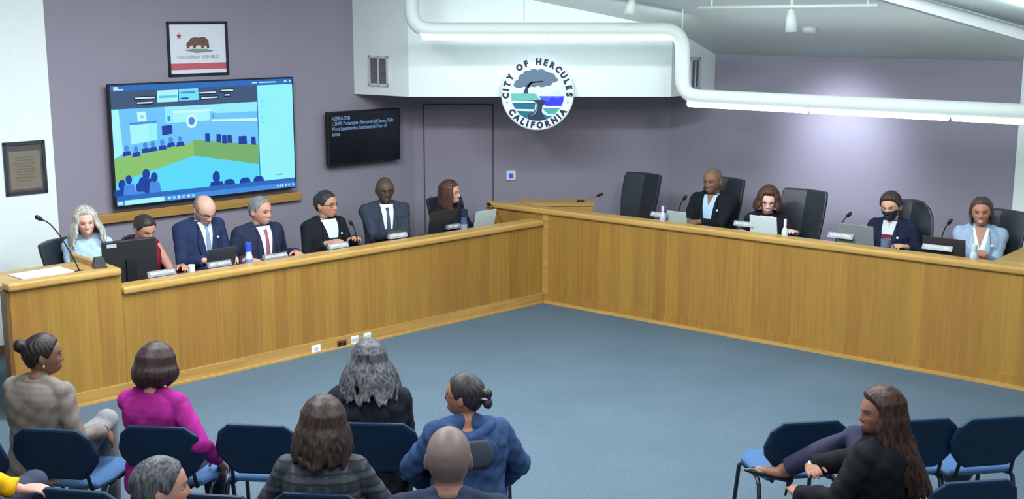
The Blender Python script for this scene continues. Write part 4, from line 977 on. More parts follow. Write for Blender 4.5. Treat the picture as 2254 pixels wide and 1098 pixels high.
def hairmat(rgb, rgb2=None):
    k = 'hair %d %d %d' % tuple(rgb)
    if k in _M: return _M[k]
    rgb2 = rgb2 or tuple(min(255, c*1.35 + 8) for c in rgb)
    m = bpy.data.materials.new(k); m.use_nodes = True; nt = m.node_tree; N = nt.nodes; Lk = nt.links; b = N['Principled BSDF']
    tc = N.new('ShaderNodeTexCoord'); mp = N.new('ShaderNodeMapping'); mp.inputs['Scale'].default_value = (1, 1, .12); Lk.new(tc.outputs['Object'], mp.inputs[0])
    nz = N.new('ShaderNodeTexNoise'); nz.inputs['Scale'].default_value = 95; nz.inputs['Detail'].default_value = 4; Lk.new(mp.outputs[0], nz.inputs['Vector'])
    rp = N.new('ShaderNodeValToRGB'); rp.color_ramp.elements[0].position = .35; rp.color_ramp.elements[1].position = .68
    rp.color_ramp.elements[0].color = lin(rgb) + (1,); rp.color_ramp.elements[1].color = lin(rgb2) + (1,)
    Lk.new(nz.outputs['Fac'], rp.inputs['Fac']); Lk.new(rp.outputs['Color'], b.inputs['Base Color'])
    bp = N.new('ShaderNodeBump'); bp.inputs['Strength'].default_value = .5; bp.inputs['Distance'].default_value = .004; Lk.new(nz.outputs['Fac'], bp.inputs['Height']); Lk.new(bp.outputs['Normal'], b.inputs['Normal'])
    b.inputs['Roughness'].default_value = .5; b.inputs['Specular IOR Level'].default_value = .35
    _M[k] = m; return m
def make_hair(B, hs, root):
    rnd = random.Random(hs.get('seed', 3)); mb = MB(); sh = hs.get('thick', .010)
    P = head_shape(HD, B.fem); m = hair_mask(P, hs.get('hl'), hs.get('fringe', False))
    nrm = HD/np.linalg.norm(HD, axis=1)[:, None]; lump = hs.get('lump', .002)
    wob = np.sin(np.arctan2(P[:, 0], P[:, 1])*19 + 3*np.sin(P[:, 2]*60))*lump
    top = hs.get('top', 0.0)
    Q = P*(np.where(m > .02, 1, .90))[:, None] + nrm*((sh + wob + top*sstep(.03, .11, P[:, 2]))*m)[:, None]
    mb.add([B.H(p) for p in Q], HF)
    fl = hs.get('flare', .0)
    for (a0, a1, n, L, r) in hs.get('locks', []):
        for i in range(n):
            u = (i + .5)/n; az = (a0 + (a1 - a0)*u) + rnd.uniform(-.05, .05)
            for sd in ((-1, 1) if hs.get('sym', True) else (1,)):
                pts = []; rad = []; Lk = L*rnd.uniform(.88, 1.08); ph = rnd.uniform(0, 6)
                pa = [math.radians(q) for q in (18, 40, 62, 84)]
                for q in pa:
                    d = np.array([[math.sin(q)*math.sin(az)*sd, math.sin(q)*math.cos(az), math.cos(q)]])
                    pts.append(V((head_shape(d, B.fem)[0] + d[0]*(sh*.75)).tolist())); rad.append(r*.9)
                e = pts[-1]; hx = V((e.x, e.y, 0)); hd = hx.normalized(); 
                if hs.get('sleek') and az < 1.7: hd = V((sd*.9, -.35, 0)).normalized()
                steps = max(4, int(Lk/.035))
                for k in range(1, steps + 1):
                    t = k/steps; dz = Lk*t; w = hs.get('wave', .006)*math.sin(dz*hs.get('wf', 45) + ph)
                    rr = hx + hd*(fl*math.sin(t*PI*.55)) + V((-hd.y, hd.x, 0))*w
                    if hs.get('tuck'): rr = rr - hd*(hs['tuck']*t*t)
                    zz = e.z - dz
                    if zz < -.13:                                            # fall outside the neck and shoulders
                        k2 = min(.12, (-.13 - zz)*hs.get('drape', .5)); rr = rr + (V((0, -1, 0)) if az > 1.2 else V((sd*.35, .9, 0)))*k2
                    pts.append(V((rr.x, rr.y, zz))); rad.append(r*(1.05 - .55*t*t))
                wp = []
                for p in pts: wp.append(B.H(p))
                mb.tube(wp, rad, 8, round_ends=True)
    for c, r in hs.get('buns', []):
        mb.ellip(B.H(c), r, 18, 12, M=B.HM)
        k0 = len(mb.v) - 18*13
        for i in range(k0, len(mb.v)):
            v = V(mb.v[i]); q = v - B.H(c); f = 1 + .06*math.sin(math.atan2(q.x, q.z)*7); mb.v[i] = tuple(B.H(c) + q*f)
    return fuse(mb, 'hair', hs.get('vox', .006), hairmat(hs['rgb'], hs.get('rgb2')), root, hs.get('smooth', 1))
def sheet(rows, th=0.0): 
    mb = MB(); n = len(rows[0]); vs = [p for r in rows for p in r]; fs = []
    for i in range(len(rows)-1):
        for j in range(n-1): fs.append((i*n+j, i*n+j+1, (i+1)*n+j+1, (i+1)*n+j))
    mb.add(vs, fs); mb.keep = True; return mb
def solid(o, th):
    md = o.modifiers.new('thick', 'SOLIDIFY'); md.thickness = th; md.offset = 0; return o
def person(label, head_top, th, floor, scale=1.0, body={}, look={}, hair=None, top={}, arms={}, legs=None, extra=None, group=None, voxel=.0045, trousers=(30, 32, 38), shoe=(24, 24, 28), hidden_legs=False, scat='person'):
    B0_ = Body(sh=0.0, **body); zt = B0_.H((0, 0, .119 + (hair or {}).get('thick', 0))).z
    sh = (head_top.z - floor)/scale - zt
    B = Body(sh=sh, **body); hp = B.H((0, 0, .119))
    loc = V((head_top.x, head_top.y, 0)) - (Matrix.Rotation(th, 3, 'Z') @ V((hp.x, hp.y, 0)))*scale
    root = empty('person', (loc.x, loc.y, floor), th, label, 'person', group); root.scale = (scale,)*3
    def W2L(p): q = Matrix.Rotation(-th, 3, 'Z') @ (V(p) - root.location); return q/scale
    sk = vcol('skin'); fem = B.fem
    # ---- limbs
    def arm(sd):
        a = arms.get('R' if sd > 0 else 'L', {}); S = B.T(V((sd*B.shx, -.005, .422)))
        Wt = W2L(a['w']) if 'w' in a else V(a.get('wl', (sd*.10, .34, 0))) + V((0, 0, 0 if a.get('abs') else (sh + a.get('dz', .16))))
        E, W = ik(S, Wt, .275*(.95 if fem else 1), .245*(.95 if fem else 1), V(a.get('hint', (sd*.35, -.55, -.9))))
        hd = V(a['hd']) if 'hd' in a else (W - E).normalized()*.6 + V((-sd*.25, .3, -.1)); return S, E, W, hd, V(a.get('hn', (-sd*.25, 0, -1))), a
    AR = {sd: arm(sd) for sd in (1, -1)}
    def leg(sd):
        H_ = B.T(V((sd*.09, .02, -.02)))
        l = (legs or {}).get('R' if sd > 0 else 'L', {})
        K = W2L(l['k']) if 'k' in l else V((sd*l.get('kx', .13), .43, sh + .06)); A = W2L(l['a']) if 'a' in l else V((sd*.13, l.get('ay', .42), .10))
        fd = V(l.get('fd', (sd*.12, 1, -.22))).normalized()
        if 'fdw' in l: fd = (Matrix.Rotation(-th, 3, 'Z') @ V(l['fdw'])).normalized()
        return H_, K, A, fd
    LG = {sd: leg(sd) for sd in (1, -1)}
    hk = .95 if fem else 1.05
    # ---- one continuous body
    mb = MB(); B.torso(mb, -.016, -.09, .462)
    mb.tube([B.T(V((0, -.008, .45))), B.nb, B.H((0, -.012, -.09)), B.H((0, -.012, -.03))], [.062*hk, .053*hk, .050*hk, .055*hk], 18)
    mb.add([B.H(p) for p in head_shape(HD, fem)], HF)
    for sd in (1, -1):
        mb.tube([B.T(V((sd*.03, -.012, .478))), B.T(V((sd*.085, -.010, .452))), B.T(V((sd*(B.shx - .012), -.006, .427)))], [.020*hk, .025*hk, .032*hk], 12, round_ends=True)
        Me = B.HM @ Matrix.Rotation(sd*.35, 3, 'Z'); mb.ellip(B.H((sd*.078, -.010, -.006)), (.0085*B.hs, .019*B.hs, .032*B.hs), 14, 10, M=Me)
        S, E, W, hd, hn, a = AR[sd]
        mb.tube([S, S.lerp(E, .5), E, E.lerp(W, .4), W], [.052*hk*B.bulk, .046*hk, .039*hk, .038*hk, .0255*hk], 14, round_ends=True)
        hand(mb, W, hd, hn, sd, a.get('curl', .55), .93 if fem else 1.03)
        H_, K, A, fd = LG[sd]
        mb.tube([H_, H_.lerp(K, .5), K, K.lerp(A, .35), A], [.082, .07, .052, .05, .035], 14, round_ends=True)
        mb.tube([A - V((0, 0, .01)) - fd*.03, A + fd*.06 - V((0, 0, .035)), A + fd*.14 - V((0, 0, .045))], [.033, .035, .028], 12, round_ends=True)
    fuse(mb, 'body', voxel, sk, root, 2, .5, post=lambda me: paint(me, B, look))
    # eyes
    if not look.get('noeyes'):
        for sd in (1, -1):
            c = B.H((sd*.031, .0765, .002)); mb = MB()
            q = look.get('squint', 1.0)
            mb.ellip(c, (.0125*B.hs, .0100*B.hs, .0050*q*B.hs), 16, 10, 0, B.HM)
            g = look.get('gaze', 0); mb.ellip(B.H((sd*.031 + g, .0800, .002)), (.0072, .0082, .0050*q), 12, 8, 1, B.HM)
            mb.build('eye', [mat('eye white', (150, 140, 134), .5, noise=.01, spec=.15), mat('dark iris', (38, 26, 20), .2, noise=.01)], root, smooth=True)
    if hair: make_hair(B, hair, root)
    # ---- lower garments
    tm = mat('trousers %d %d %d' % tuple(trousers), trousers, .85, noise=.1, scale=50, bump=.1); mb = MB()
    B.torso(mb, .004, -.09, .06)
    for sd in (1, -1):
        H_, K, A, fd = LG[sd]; mb.tube([H_ - V((0, .04, 0)), H_.lerp(K, .5), K, K.lerp(A, .4), K.lerp(A, .93)], [.105, .092, .070, .068, .056], 16, round_ends=False)
        mb.ellip(K, (.07, .07, .07), 14, 10)
    fuse(mb, 'trousers', .010, tm, root, 3)
    for sd in (1, -1):
        H_, K, A, fd = LG[sd]; l = (legs or {}).get('R' if sd > 0 else 'L', {})
        if l.get('pump'): make_pump(root, A, fd, l.get('upv')); continue
        u = V((0, 0, 1)); sdv = fd.cross(u).normalized(); u = sdv.cross(fd).normalized(); rs = []
        for t, w, h, b in ((-.065, .02, .05, .0), (-.05, .034, .085, .0), (0, .037, .095, 0), (.06, .042, .075, 0), (.12, .045, .052, 0), (.165, .036, .04, .004), (.185, .016, .024, .01)):
            c = A + fd*t - u*.095; rs.append([c + sdv*(w*math.cos(x)) + u*(b + (h - b)*(.5 + .5*math.sin(x))) for x in [2*PI*i/16 for i in range(16)]])
        mb = MB(); mb.loft(rs); mb.build('shoe', mat('shoe %d' % shoe[0], shoe, .35, noise=.05), root, smooth=True)
    # ---- upper garment
    kind = top.get('kind', 'sweater'); rgb = top.get('rgb', (50, 50, 60)); off = top.get('off', .012 if kind != 'puffer' else .03)
    cm = top.get('mat') or mat('cloth %d %d %d' % tuple(rgb), rgb, .88, noise=top.get('noise', .10), scale=24, bump=.25, spec=.15)
    mb = MB(); tn = top.get('neck', .496 if kind in ('jacket', 'blazer') else .478)
    B.torso(mb, off, -.07 if kind != 'dress' else -.09, tn)
    for sd in (1, -1):
        S, E, W, hd, hn, a = AR[sd]; sl = a.get('sleeve', top.get('sleeve', .97))
        mb.tube([B.T(V((sd*.035, -.012, .482))), B.T(V((sd*.085, -.010, .463))), B.T(V((sd*(B.shx - .012), -.006, .437)))], [.034*hk + off*.7, .042*hk + off*.7, .046*hk + off*.7], 14, round_ends=True)
        if sl > 0:
            r0 = [.056*B.bulk, .053, .049, .045, .037]; r0 = [q*hk + off*.6 for q in r0]
            e2 = W.lerp(E, 1 - sl) if sl < 1 else W
            mb.tube([S, S.lerp(E, .5), E, E.lerp(e2, .45), e2], r0, 16)
            mb.ellip(E, (r0[2]*1.02,)*3, 14, 10); mb.ellip(S, (r0[0]*1.03,)*3, 14, 10)
            if kind in ('puffer',):
                for q in (.2, .45, .7): mb.ellip(S.lerp(E, q), (r0[1]*1.12, r0[1]*1.12, r0[1]*.9), 14, 10)
    if kind in ('sweater', 'denim') and top.get('collar', True):
        mb.tube([B.T(V((.066*hk*math.cos(q), -.008 + .064*hk*math.sin(q), .482 + .010*math.cos(q + PI/2)))) for q in [2*PI*i/16 for i in range(17)]], .013, 8)
    for c, r in top.get('lumps', []): mb.ellip(B.T(V(c)), r, 16, 12, M=B.S)
    gname = {'jacket': 'jacket', 'blazer': 'blazer', 'puffer': 'jacket', 'denim': 'jacket', 'sweater': 'sweater', 'dress': 'dress'}[kind]
    def wr(me):
        nv = len(me.vertices); co = np.empty(nv*3, np.float32); me.vertices.foreach_get('co', co); no = np.empty(nv*3, np.float32); me.vertices.foreach_get('normal', no)
        co = co.reshape(-1, 3); no = no.reshape(-1, 3); s0 = len(label)
        d = np.sin(co[:, 0]*31 + co[:, 2]*44 + s0)*np.sin(co[:, 2]*27 - co[:, 1]*38 + 1.3*s0) + .6*np.sin(co[:, 0]*61 - co[:, 2]*55 + co[:, 1]*40)
        co = co + no*(d*top.get('wrinkle', .0022))[:, None]; me.vertices.foreach_set('co', co.ravel())
    fuse(mb, gname, .0065, cm, root, 3, .5, post=wr)
    if kind in ('jacket', 'blazer'):
        tv = top.get('tv', .13); wt = top.get('vw', .062); xo = 0.0
        def w_(t): q = max(0, min(1, (t - tv)/(.455 - tv))); return .006 + wt*q**.85
        sm = mat('shirt %d %d %d' % tuple(top.get('shirt', (235, 238, 240))), top.get('shirt', (235, 238, 240)), .8, noise=.02)
        rows = []
        for i in range(16):
            t = tv + (.492 - tv)*i/15; w = w_(t); rows.append([B.F(w*k/5, t, off + .007) for k in range(-5, 6)])
        o = sheet(rows).build('shirt', sm, root, smooth=True)
        # shirt collar: two folded wings round the neck
        mb = MB(); n = 15; ro = []
        for k, (dr, dz) in enumerate(((.011, .440), (.012, .466), (.007, .492), (.003, .497))):
            row = []
            for j in range(n):
                a = PI/2 + .22 + (2*PI - .44)*j/(n-1); rr = .058*hk + dr + (.010 if k == 0 else 0)
                row.append(B.T(V((rr*math.cos(a), -.006 + rr*1.02*math.sin(a) + (.006 if k < 2 and math.sin(a) > .5 else 0), dz + .012 - .018*max(0, math.sin(a))))))
            ro.append(row)
        o = sheet(ro).build('shirt_collar', sm, root, smooth=True); solid(o, .004)
        if top.get('vest'):                                                   # v-neck sweater between shirt and jacket
            vm = mat('knit %d %d %d' % tuple(top['vest']), top['vest'], .9); rows = []
            for i in range(12):
                t = tv + (top.get('vestt', .30) - tv)*i/11; w = w_(t); rows.append([B.F(w*k/5, t, off + .011) for k in range(-5, 6)])
            sheet(rows).build('sweater', vm, root, smooth=True)
        if top.get('open'):
            to = top['open']; rows = []
            for i in range(10):
                t = to + (.497 - to)*i/9; w = .002 + top.get('ow', .34)*(t - to); rows.append([B.F(w*k/3, t, off + .0095) for k in range(-3, 4)])
            sheet(rows).build('neckline', mat('skin %d %d %d' % tuple(look['skin']), look['skin'], .5, noise=.04), root, smooth=True)
        for sd in (1, -1):
            rows = []
            for i in range(18):
                t = tv - .01 + (.485 - tv)*i/17; w = w_(t) - .002; q = (t - tv)/(.46 - tv); lw = .006 + .052*math.sin(PI*min(1, max(0, q))**.8)**.7*(1 if q < .72 else .82) if q > 0 else .004
                if q >= 1: lw = .02
                rows.append([B.F(sd*(w + lw*k/4), t, off + (.012 if k < 4 else .006)) for k in range(5)])
            lm = top.get('lapel'); o = sheet(rows).build('lapel', mat('cloth %d %d %d' % tuple(lm), lm, .85) if lm else cm, root, smooth=True); solid(o, .004)
        if top.get('tie'):
            tmr = mat('tie %d %d %d' % tuple(top['tie']), top['tie'], .55, noise=.18, scale=90); rows = []
            for i in range(16):
                t = tv + .01 + (.455 - tv)*i/15; w = .024 - .012*(i/15); w = .017 if i == 15 else w; w = .010 if i == 13 else w
                rows.append([B.F(w*k, t, off + .013 + (.006 if i > 13 else 0)) for k in (-1, -.5, 0, .5, 1)])
            o = sheet(rows).build('tie', tmr, root, smooth=True); solid(o, .004)
        if top.get('pin'):
            c = B.F(-.095*top['pin'], .36, off + .017); mb = MB(); nn = B.S @ V((0, 1, 0)); mb.lathe([(0, .003), (.009, .003), (.011, 0), (0, 0)], c, 12, M=nn.to_track_quat('Z', 'Y').to_matrix().to_4x4()); mb.build('lapel_pin', mat('white enamel', (230, 234, 238), .3, noise=.01), root)
    g = look.get('glasses')
    if g:
        mb = MB()
        for sd in (1, -1):
            mb.tube([B.H((sd*.032 + .021*math.cos(q), .097 - .010*abs(math.cos(q)*.5 + .5*sd) * 1.0, .000 + .0165*math.sin(q))) for q in [2*PI*i/16 for i in range(17)]], .0019 if g != 2 else .0028, 6)
            mb.tube([B.H((sd*.053, .088, .006)), B.H((sd*.074, .05, .008)), B.H((sd*.0815, -.005, .006)), B.H((sd*.079, -.03, -.012))], .002, 6)
        mb.tube([B.H((-.011, .098, .003)), B.H((0, .102, .006)), B.H((.011, .098, .003))], .0018, 6)
        mb.build('glasses', mat('spectacle frame', look.get('grgb', (40, 34, 34)), .35, noise=.02), root, smooth=True)
    if look.get('mask'):
        d = HD[(HD[:, 1] > -.2)]; vs = []; rows = []
        for i in range(14):
            z = -.012 - .098*i/13; row = []
            for j in range(25):
                a = -1.25 + 2.5*j/24; dd = np.array([[math.sin(a)*math.sqrt(max(0, 1 - (z/.119)**2)), math.cos(a)*math.sqrt(max(0, 1 - (z/.119)**2)), z/.119]])
                p = head_shape(dd, fem)[0]; c = 1 + .0*a; pk = .014*math.exp(-(a/.35)**2)*math.exp(-((z + .04)/.03)**2)*0
                row.append(B.H((p[0]*1.05, max(p[1], .075*math.cos(a))+ .007, z)))
            rows.append(row)
        o = sheet(rows).build('face_mask', mat('black mask cloth', (44, 48, 52), .85), root, smooth=True); solid(o, .004)
        for sd in (1, -1):
            mb = MB().tube([B.H((sd*.070, .035, -.03)), B.H((sd*.084, -.002, -.005)), B.H((sd*.083, -.028, .0)), B.H((sd*.078, .0, -.05)), B.H((sd*.066, .03, -.07))], .0018, 6); mb.build('mask_loop', mat('black mask cloth', (44, 48, 52), .85), root)
    if extra: extra(B, root, AR, LG, W2L)
    return B, root
def make_pump(root, A, fd, upv=None):
    u = V(upv) if upv else V((0, 0, 1)); sdv = fd.cross(u).normalized(); u = sdv.cross(fd).normalized(); mb = MB(); rs = []
    for t, w, h, b in ((-.075, .014, .045, .0), (-.06, .030, .062, .0), (-.02, .033, .050, 0), (.04, .034, .040, -.004), (.10, .040, .040, -.008), (.15, .034, .034, -.008), (.19, .015, .016, -.006), (.205, .004, .004, -.004)):
        c = A + fd*t - u*.062; rs.append([c + sdv*(w*math.cos(x)) + u*(b + (h - b)*(.5 + .5*math.sin(x))) for x in [2*PI*i/16 for i in range(16)]])
    mb.loft(rs); sh = mb.build('pump_shoe', mat('black pump', (24, 24, 28), .3, noise=.05), root, smooth=True)
    c = A - fd*.058 - u*.062; mb = MB().tube([c + u*.006, c - u*.03, c - u*.078 - fd*.004], [.017, .009, .006], 10); mb.build('heel', mat('black pump', (24, 24, 28), .3), sh)
# ================================================================== THE PEOPLE
SDL = 1.07
DZL, DZR = (DESKL + .045)/SDL, (DESKR - .1 + .045)/SDL
YAX = V((0, 1, 0))
def onY(x, y, Y): return onpl(x, y, V((0, Y, 0)), YAX)
def small(name, m, f):
    def g(B, root, AR, LG, W2L): f(B, root, AR, LG, m, name)
    return g
def earring(B, root, AR, sd, m):
    mb = MB(); mb.ellip(B.H((sd*.083, -.002, -.046)), (.006, .006, .010), 10, 8); mb.build('earring', m, root, smooth=True)
def watch(B, root, AR, sd, m, r=.033):
    S, E, W, *_ = AR[sd]; d = (W - E).normalized(); mb = MB(); mb.tube([W - d*.012, W + d*.004], r, 14); mb.build('wristwatch', m, root, smooth=True)
M_GOLD = mat('pale jewellery', (220, 210, 190), .3, metal=.6)
desk = lambda sd, x=.12, y=.36, z=DZL, **k: dict(wl=(sd*x, y, z), abs=True, **k)
def deskarms(x=.12, y=.36, z=DZL, **k): return {'R': desk(1, x, y, z, **k), 'L': desk(-1, x, y, z, **k)}
# ---- left arm of the dais
person('woman with long white-grey hair and pale blue sweater smiling beside the lectern', onL(184, 454, 1.0), HL - .42, 0, 1.04,
    body=dict(fem=True, yaw=.1, pitch=.05, roll=.06), look=dict(skin=(226, 176, 158), smile=True, brow=(150, 130, 115), lips=(190, 110, 105), squint=.7),
    hair=dict(rgb=(132, 128, 120), rgb2=(206, 205, 198), thick=.014, locks=[(.85, PI, 15, .19, .019)], flare=.055, wave=.015, wf=42, drape=.25, seed=5, top=.004),
    top=dict(kind='sweater', rgb=(168, 196, 222), noise=.12), arms={'R': desk(1, .02, .30, DZL + .05, curl=.9), 'L': desk(-1, .03, .32, DZL + .07, curl=.9)}, trousers=(60, 66, 80))
person('woman with dark pulled-back hair in a sleeveless dark red dress looking down behind the monitor', onL(324, 475, 1.02), HL + .10, 0, 1.04,
    body=dict(fem=True, yaw=.0, pitch=.45), look=dict(skin=(196, 146, 124), noeyes=True), hair=dict(rgb=(38, 32, 34), thick=.009, buns=[((0, -.115, .02), (.035, .03, .035))]),
    top=dict(kind='dress', rgb=(126, 32, 54), collar=False, neck=.45), arms={'R': desk(1, .16, .34, DZL, sleeve=.0), 'L': desk(-1, .20, .32, DZL, sleeve=.0)}, trousers=(126, 32, 54))
person('balding bearded man in a navy suit with grey-blue tie looking down at the laptop', onL(458, 435, .92), HL + .02, 0, 1.09,
    body=dict(yaw=.05, pitch=.55, bulk=1.06, belly=.03, lean=.06), look=dict(skin=(214, 168, 150), beard=(168, 150, 140), buzz=(140, 120, 108), buzza=.6, fringe=True, noeyes=True, glasses=1, brow=(110, 84, 70)),
    hair=dict(rgb=(116, 98, 88), rgb2=(160, 142, 130), thick=.004, fringe=True), top=dict(kind='jacket', rgb=(42, 54, 86), tie=(128, 152, 184), shirt=(214, 224, 236), pin=1, tv=.16, vw=.055),
    arms=deskarms(.15, .33, DZL, hint=None or (.0, -.3, -.6)) if False else {'R': desk(1, .14, .33), 'L': desk(-1, .12, .34)})
person('grey-haired man in a navy suit with a red tie looking towards the right', onL(573, 431, .92), HL + .0, 0, 1.09,
    body=dict(yaw=.30, pitch=.08, bulk=1.12, lean=.03), look=dict(skin=(206, 154, 132), brow=(84, 70, 62), buzz=(120, 116, 116), gaze=.002), hair=dict(rgb=(92, 92, 96), rgb2=(150, 150, 152), thick=.007, hl=[.092, .086, .068, .032, -.005, .012, -.025, -.058, -.072]),
    top=dict(kind='jacket', rgb=(44, 50, 72), tie=(158, 84, 110), shirt=(226, 232, 240), tv=.08, vw=.06), arms={'R': desk(1, .26, .22, DZL - .05), 'L': desk(-1, .26, .20, DZL - .05)})
person('dark-haired man in glasses, black suit and v-neck sweater looking to the right', onL(716, 418, .98), HL + .02, 0, 1.09,
    body=dict(yaw=.38, pitch=.02, bulk=1.05, belly=.03), look=dict(skin=(196, 146, 118), glasses=1, brow=(40, 34, 32)), hair=dict(rgb=(32, 32, 36), rgb2=(62, 62, 68), thick=.009),
    top=dict(kind='jacket', rgb=(30, 34, 42), shirt=(216, 232, 242), vest=(30, 36, 62), vestt=.33, tv=.16, vw=.075, pin=1), arms={'R': desk(1, .18, .28), 'L': desk(-1, .14, .28)})
person('bald man in glasses, dark grey suit and patterned tie facing forward', onL(847, 390, .98), HL - .42, 0, 1.10,
    body=dict(yaw=-.05, pitch=.08, bulk=1.1, belly=.02), look=dict(skin=(96, 74, 64), glasses=1, buzz=(70, 56, 50), buzza=.5, moustache=(58, 48, 44), lips=(120, 84, 78)),
    top=dict(kind='jacket', rgb=(58, 66, 80), tie=(58, 74, 100), shirt=(226, 236, 240), tv=.06, vw=.056), arms={'R': desk(1, .02, .36, DZL, curl=.8), 'L': desk(-1, .06, .35, DZL, curl=.7)})
person('woman with long straight auburn hair in a black jacket turned to the right', onL(990, 396, .96), HL + .0, 0, 1.06,
    body=dict(fem=True, yaw=.45, pitch=.05, roll=.05), look=dict(skin=(222, 172, 156), smile=True, brow=(90, 60, 48)), hair=dict(rgb=(66, 42, 36), rgb2=(104, 68, 58), thick=.011, locks=[(.95, PI, 15, .25, .015)], wave=.003, drape=.3, tuck=.0, seed=8),
    top=dict(kind='sweater', rgb=(30, 32, 40)), arms={'R': desk(1, .22, .26), 'L': desk(-1, .16, .30)})
# ---- right arm of the dais
person('bald man in a black jacket and open light blue collar looking left', onR(1569, 370, .92), HR + .10, .1, 1.09,
    body=dict(yaw=-.12, pitch=.10, bulk=1.1), look=dict(skin=(136, 100, 80), buzz=(104, 80, 66), buzza=.55, lips=(140, 96, 86), brow=(60, 46, 40)),
    top=dict(kind='jacket', rgb=(28, 31, 38), shirt=(176, 208, 238), tv=.06, vw=.060, pin=1, open=.40), arms={'R': desk(1, .16, .33, DZR + .02, curl=.8), 'L': desk(-1, .02, .38, DZR + .02, curl=.8)})
person('woman with short auburn hair and glasses in black leaning forward behind the white laptop', onR(1694, 410, .72), HR + .40, .1, 1.07,
    body=dict(fem=True, yaw=.05, pitch=.05, lean=.30, roll=-.06), look=dict(skin=(232, 190, 176), glasses=1, brow=(120, 80, 60), lips=(190, 104, 100), grgb=(120, 74, 74)),
    hair=dict(rgb=(58, 34, 25), rgb2=(96, 60, 43), thick=.020, locks=[(.85, PI, 15, .085, .022)], flare=.03, wave=.006, seed=4, top=.012),
    top=dict(kind='blazer', rgb=(34, 36, 44), shirt=(70, 74, 82), tv=.24, vw=.06, pin=1, open=.36, ow=.4), arms={'R': desk(1, .24, .20, DZR - .02), 'L': desk(-1, .27, .34, DZR + .02)})
person('person with short dark hair, black face mask and navy jacket looking left', onR(1959, 422, .92), HR + .06, .1, 1.07,
    body=dict(fem=True, yaw=-.02, pitch=.20, roll=.08, bulk=1.15), look=dict(skin=(214, 166, 138), mask=True, brow=(44, 36, 34)), hair=dict(rgb=(40, 34, 34), rgb2=(80, 62, 54), thick=.014, top=.008),
    top=dict(kind='blazer', rgb=(32, 38, 60), shirt=(196, 210, 226), vest=(112, 34, 50), vestt=.38, tv=.10, vw=.055, pin=1, open=.44), arms={'R': desk(1, .16, .36, DZR + .02, curl=.7), 'L': desk(-1, .20, .24, DZR + .0)})
person('smiling woman with tied-back dark hair in a light blue blazer and white collar', onR(2161, 433, .92), HR + .30, .1, 1.06,
    body=dict(fem=True, yaw=-.03, pitch=.02, roll=.05, bulk=1.15), look=dict(skin=(178, 126, 104), smile=True, brow=(56, 42, 38), squint=.7, lips=(176, 96, 92)), hair=dict(rgb=(44, 38, 38), rgb2=(84, 70, 66), thick=.010, locks=[(1.5, 2.2, 4, .12, .014)], tuck=.01),
    top=dict(kind='blazer', rgb=(150, 172, 194), shirt=(232, 240, 240), tv=.13, vw=.055, lapel=(160, 182, 204), pin=1, open=.34, ow=.30), arms={'R': desk(1, .03, .34, DZR + .06, curl=.9), 'L': desk(-1, .03, .35, DZR + .02, curl=.8)}, trousers=(90, 104, 122))
# ---- audience, front row
person('woman with a dark top knot and taupe top at the left front-row end', onz(92, 733, 1.255), -.30, 0, 1.0,
    body=dict(fem=True, yaw=-.80, pitch=.05, bulk=1.12, lean=.03), look=dict(skin=(124, 88, 72), brow=(40, 32, 30)), hair=dict(rgb=(20, 17, 19), rgb2=(36, 31, 33), thick=.008, buns=[((0, -.118, .062), (.036, .034, .040))], lump=.0035),
    top=dict(kind='sweater', rgb=(120, 112, 106), off=.018, wrinkle=.003), arms={'R': dict(w=onY(228, 948, 6.70), curl=.45, hd=(.15, .7, -.8), hn=(-.5, .2, -.6), sleeve=.93), 'L': dict(wl=(-.05, .36, 0))},
    legs={'R': dict(k=onY(235, 925, 6.88)), 'L': dict(kx=.02)}, trousers=(128, 128, 134), extra=lambda B, r, AR, LG, W: (earring(B, r, AR, 1, M_GOLD), watch(B, r, AR, 1, M_DARK)))
person('woman with a dark brown bob in a bright magenta top seen from behind', onz(345, 754, 1.215), -.22, 0, 1.0,
    body=dict(fem=True, yaw=-.40, pitch=.10, bulk=1.05), look=dict(skin=(206, 156, 136)), hair=dict(rgb=(34, 23, 24), rgb2=(64, 44, 44), thick=.016, locks=[(.95, PI, 18, .105, .020)], flare=.032, tuck=.044, wave=.002, seed=6, top=.006, smooth=2),
    top=dict(kind='sweater', rgb=(150, 36, 124), wrinkle=.003, collar=False, neck=.490), arms={'R': dict(w=onY(482, 1010, 6.55), hint=(.5, -.4, -.5), curl=.4, hd=(-.1, .6, -.6)), 'L': dict(wl=(-.02, .34, 0))}, trousers=(32, 38, 54))
person('woman with long grey hair in a black hooded coat seen from behind', onz(812, 747, 1.20), -.02, 0, 1.02,
    body=dict(fem=True, yaw=.22, pitch=.08, bulk=1.2), look=dict(skin=(206, 160, 142), glasses=2), hair=dict(rgb=(34, 36, 40), rgb2=(96, 99, 104), thick=.014, locks=[(.75, PI, 20, .19, .019)], flare=.075, wave=.014, wf=40, drape=.7, seed=12, top=.004, smooth=1),
    top=dict(kind='puffer', rgb=(30, 34, 42), off=.024, neck=.47, lumps=[((0, -.10, .44), (.13, .05, .06)), ((.09, -.07, .45), (.07, .06, .05)), ((-.09, -.07, .45), (.07, .06, .05)), ((0, -.14, .35), (.12, .04, .09))], wrinkle=.004),
    arms={'R': dict(wl=(.14, .28, 0)), 'L': dict(wl=(-.14, .28, 0))})
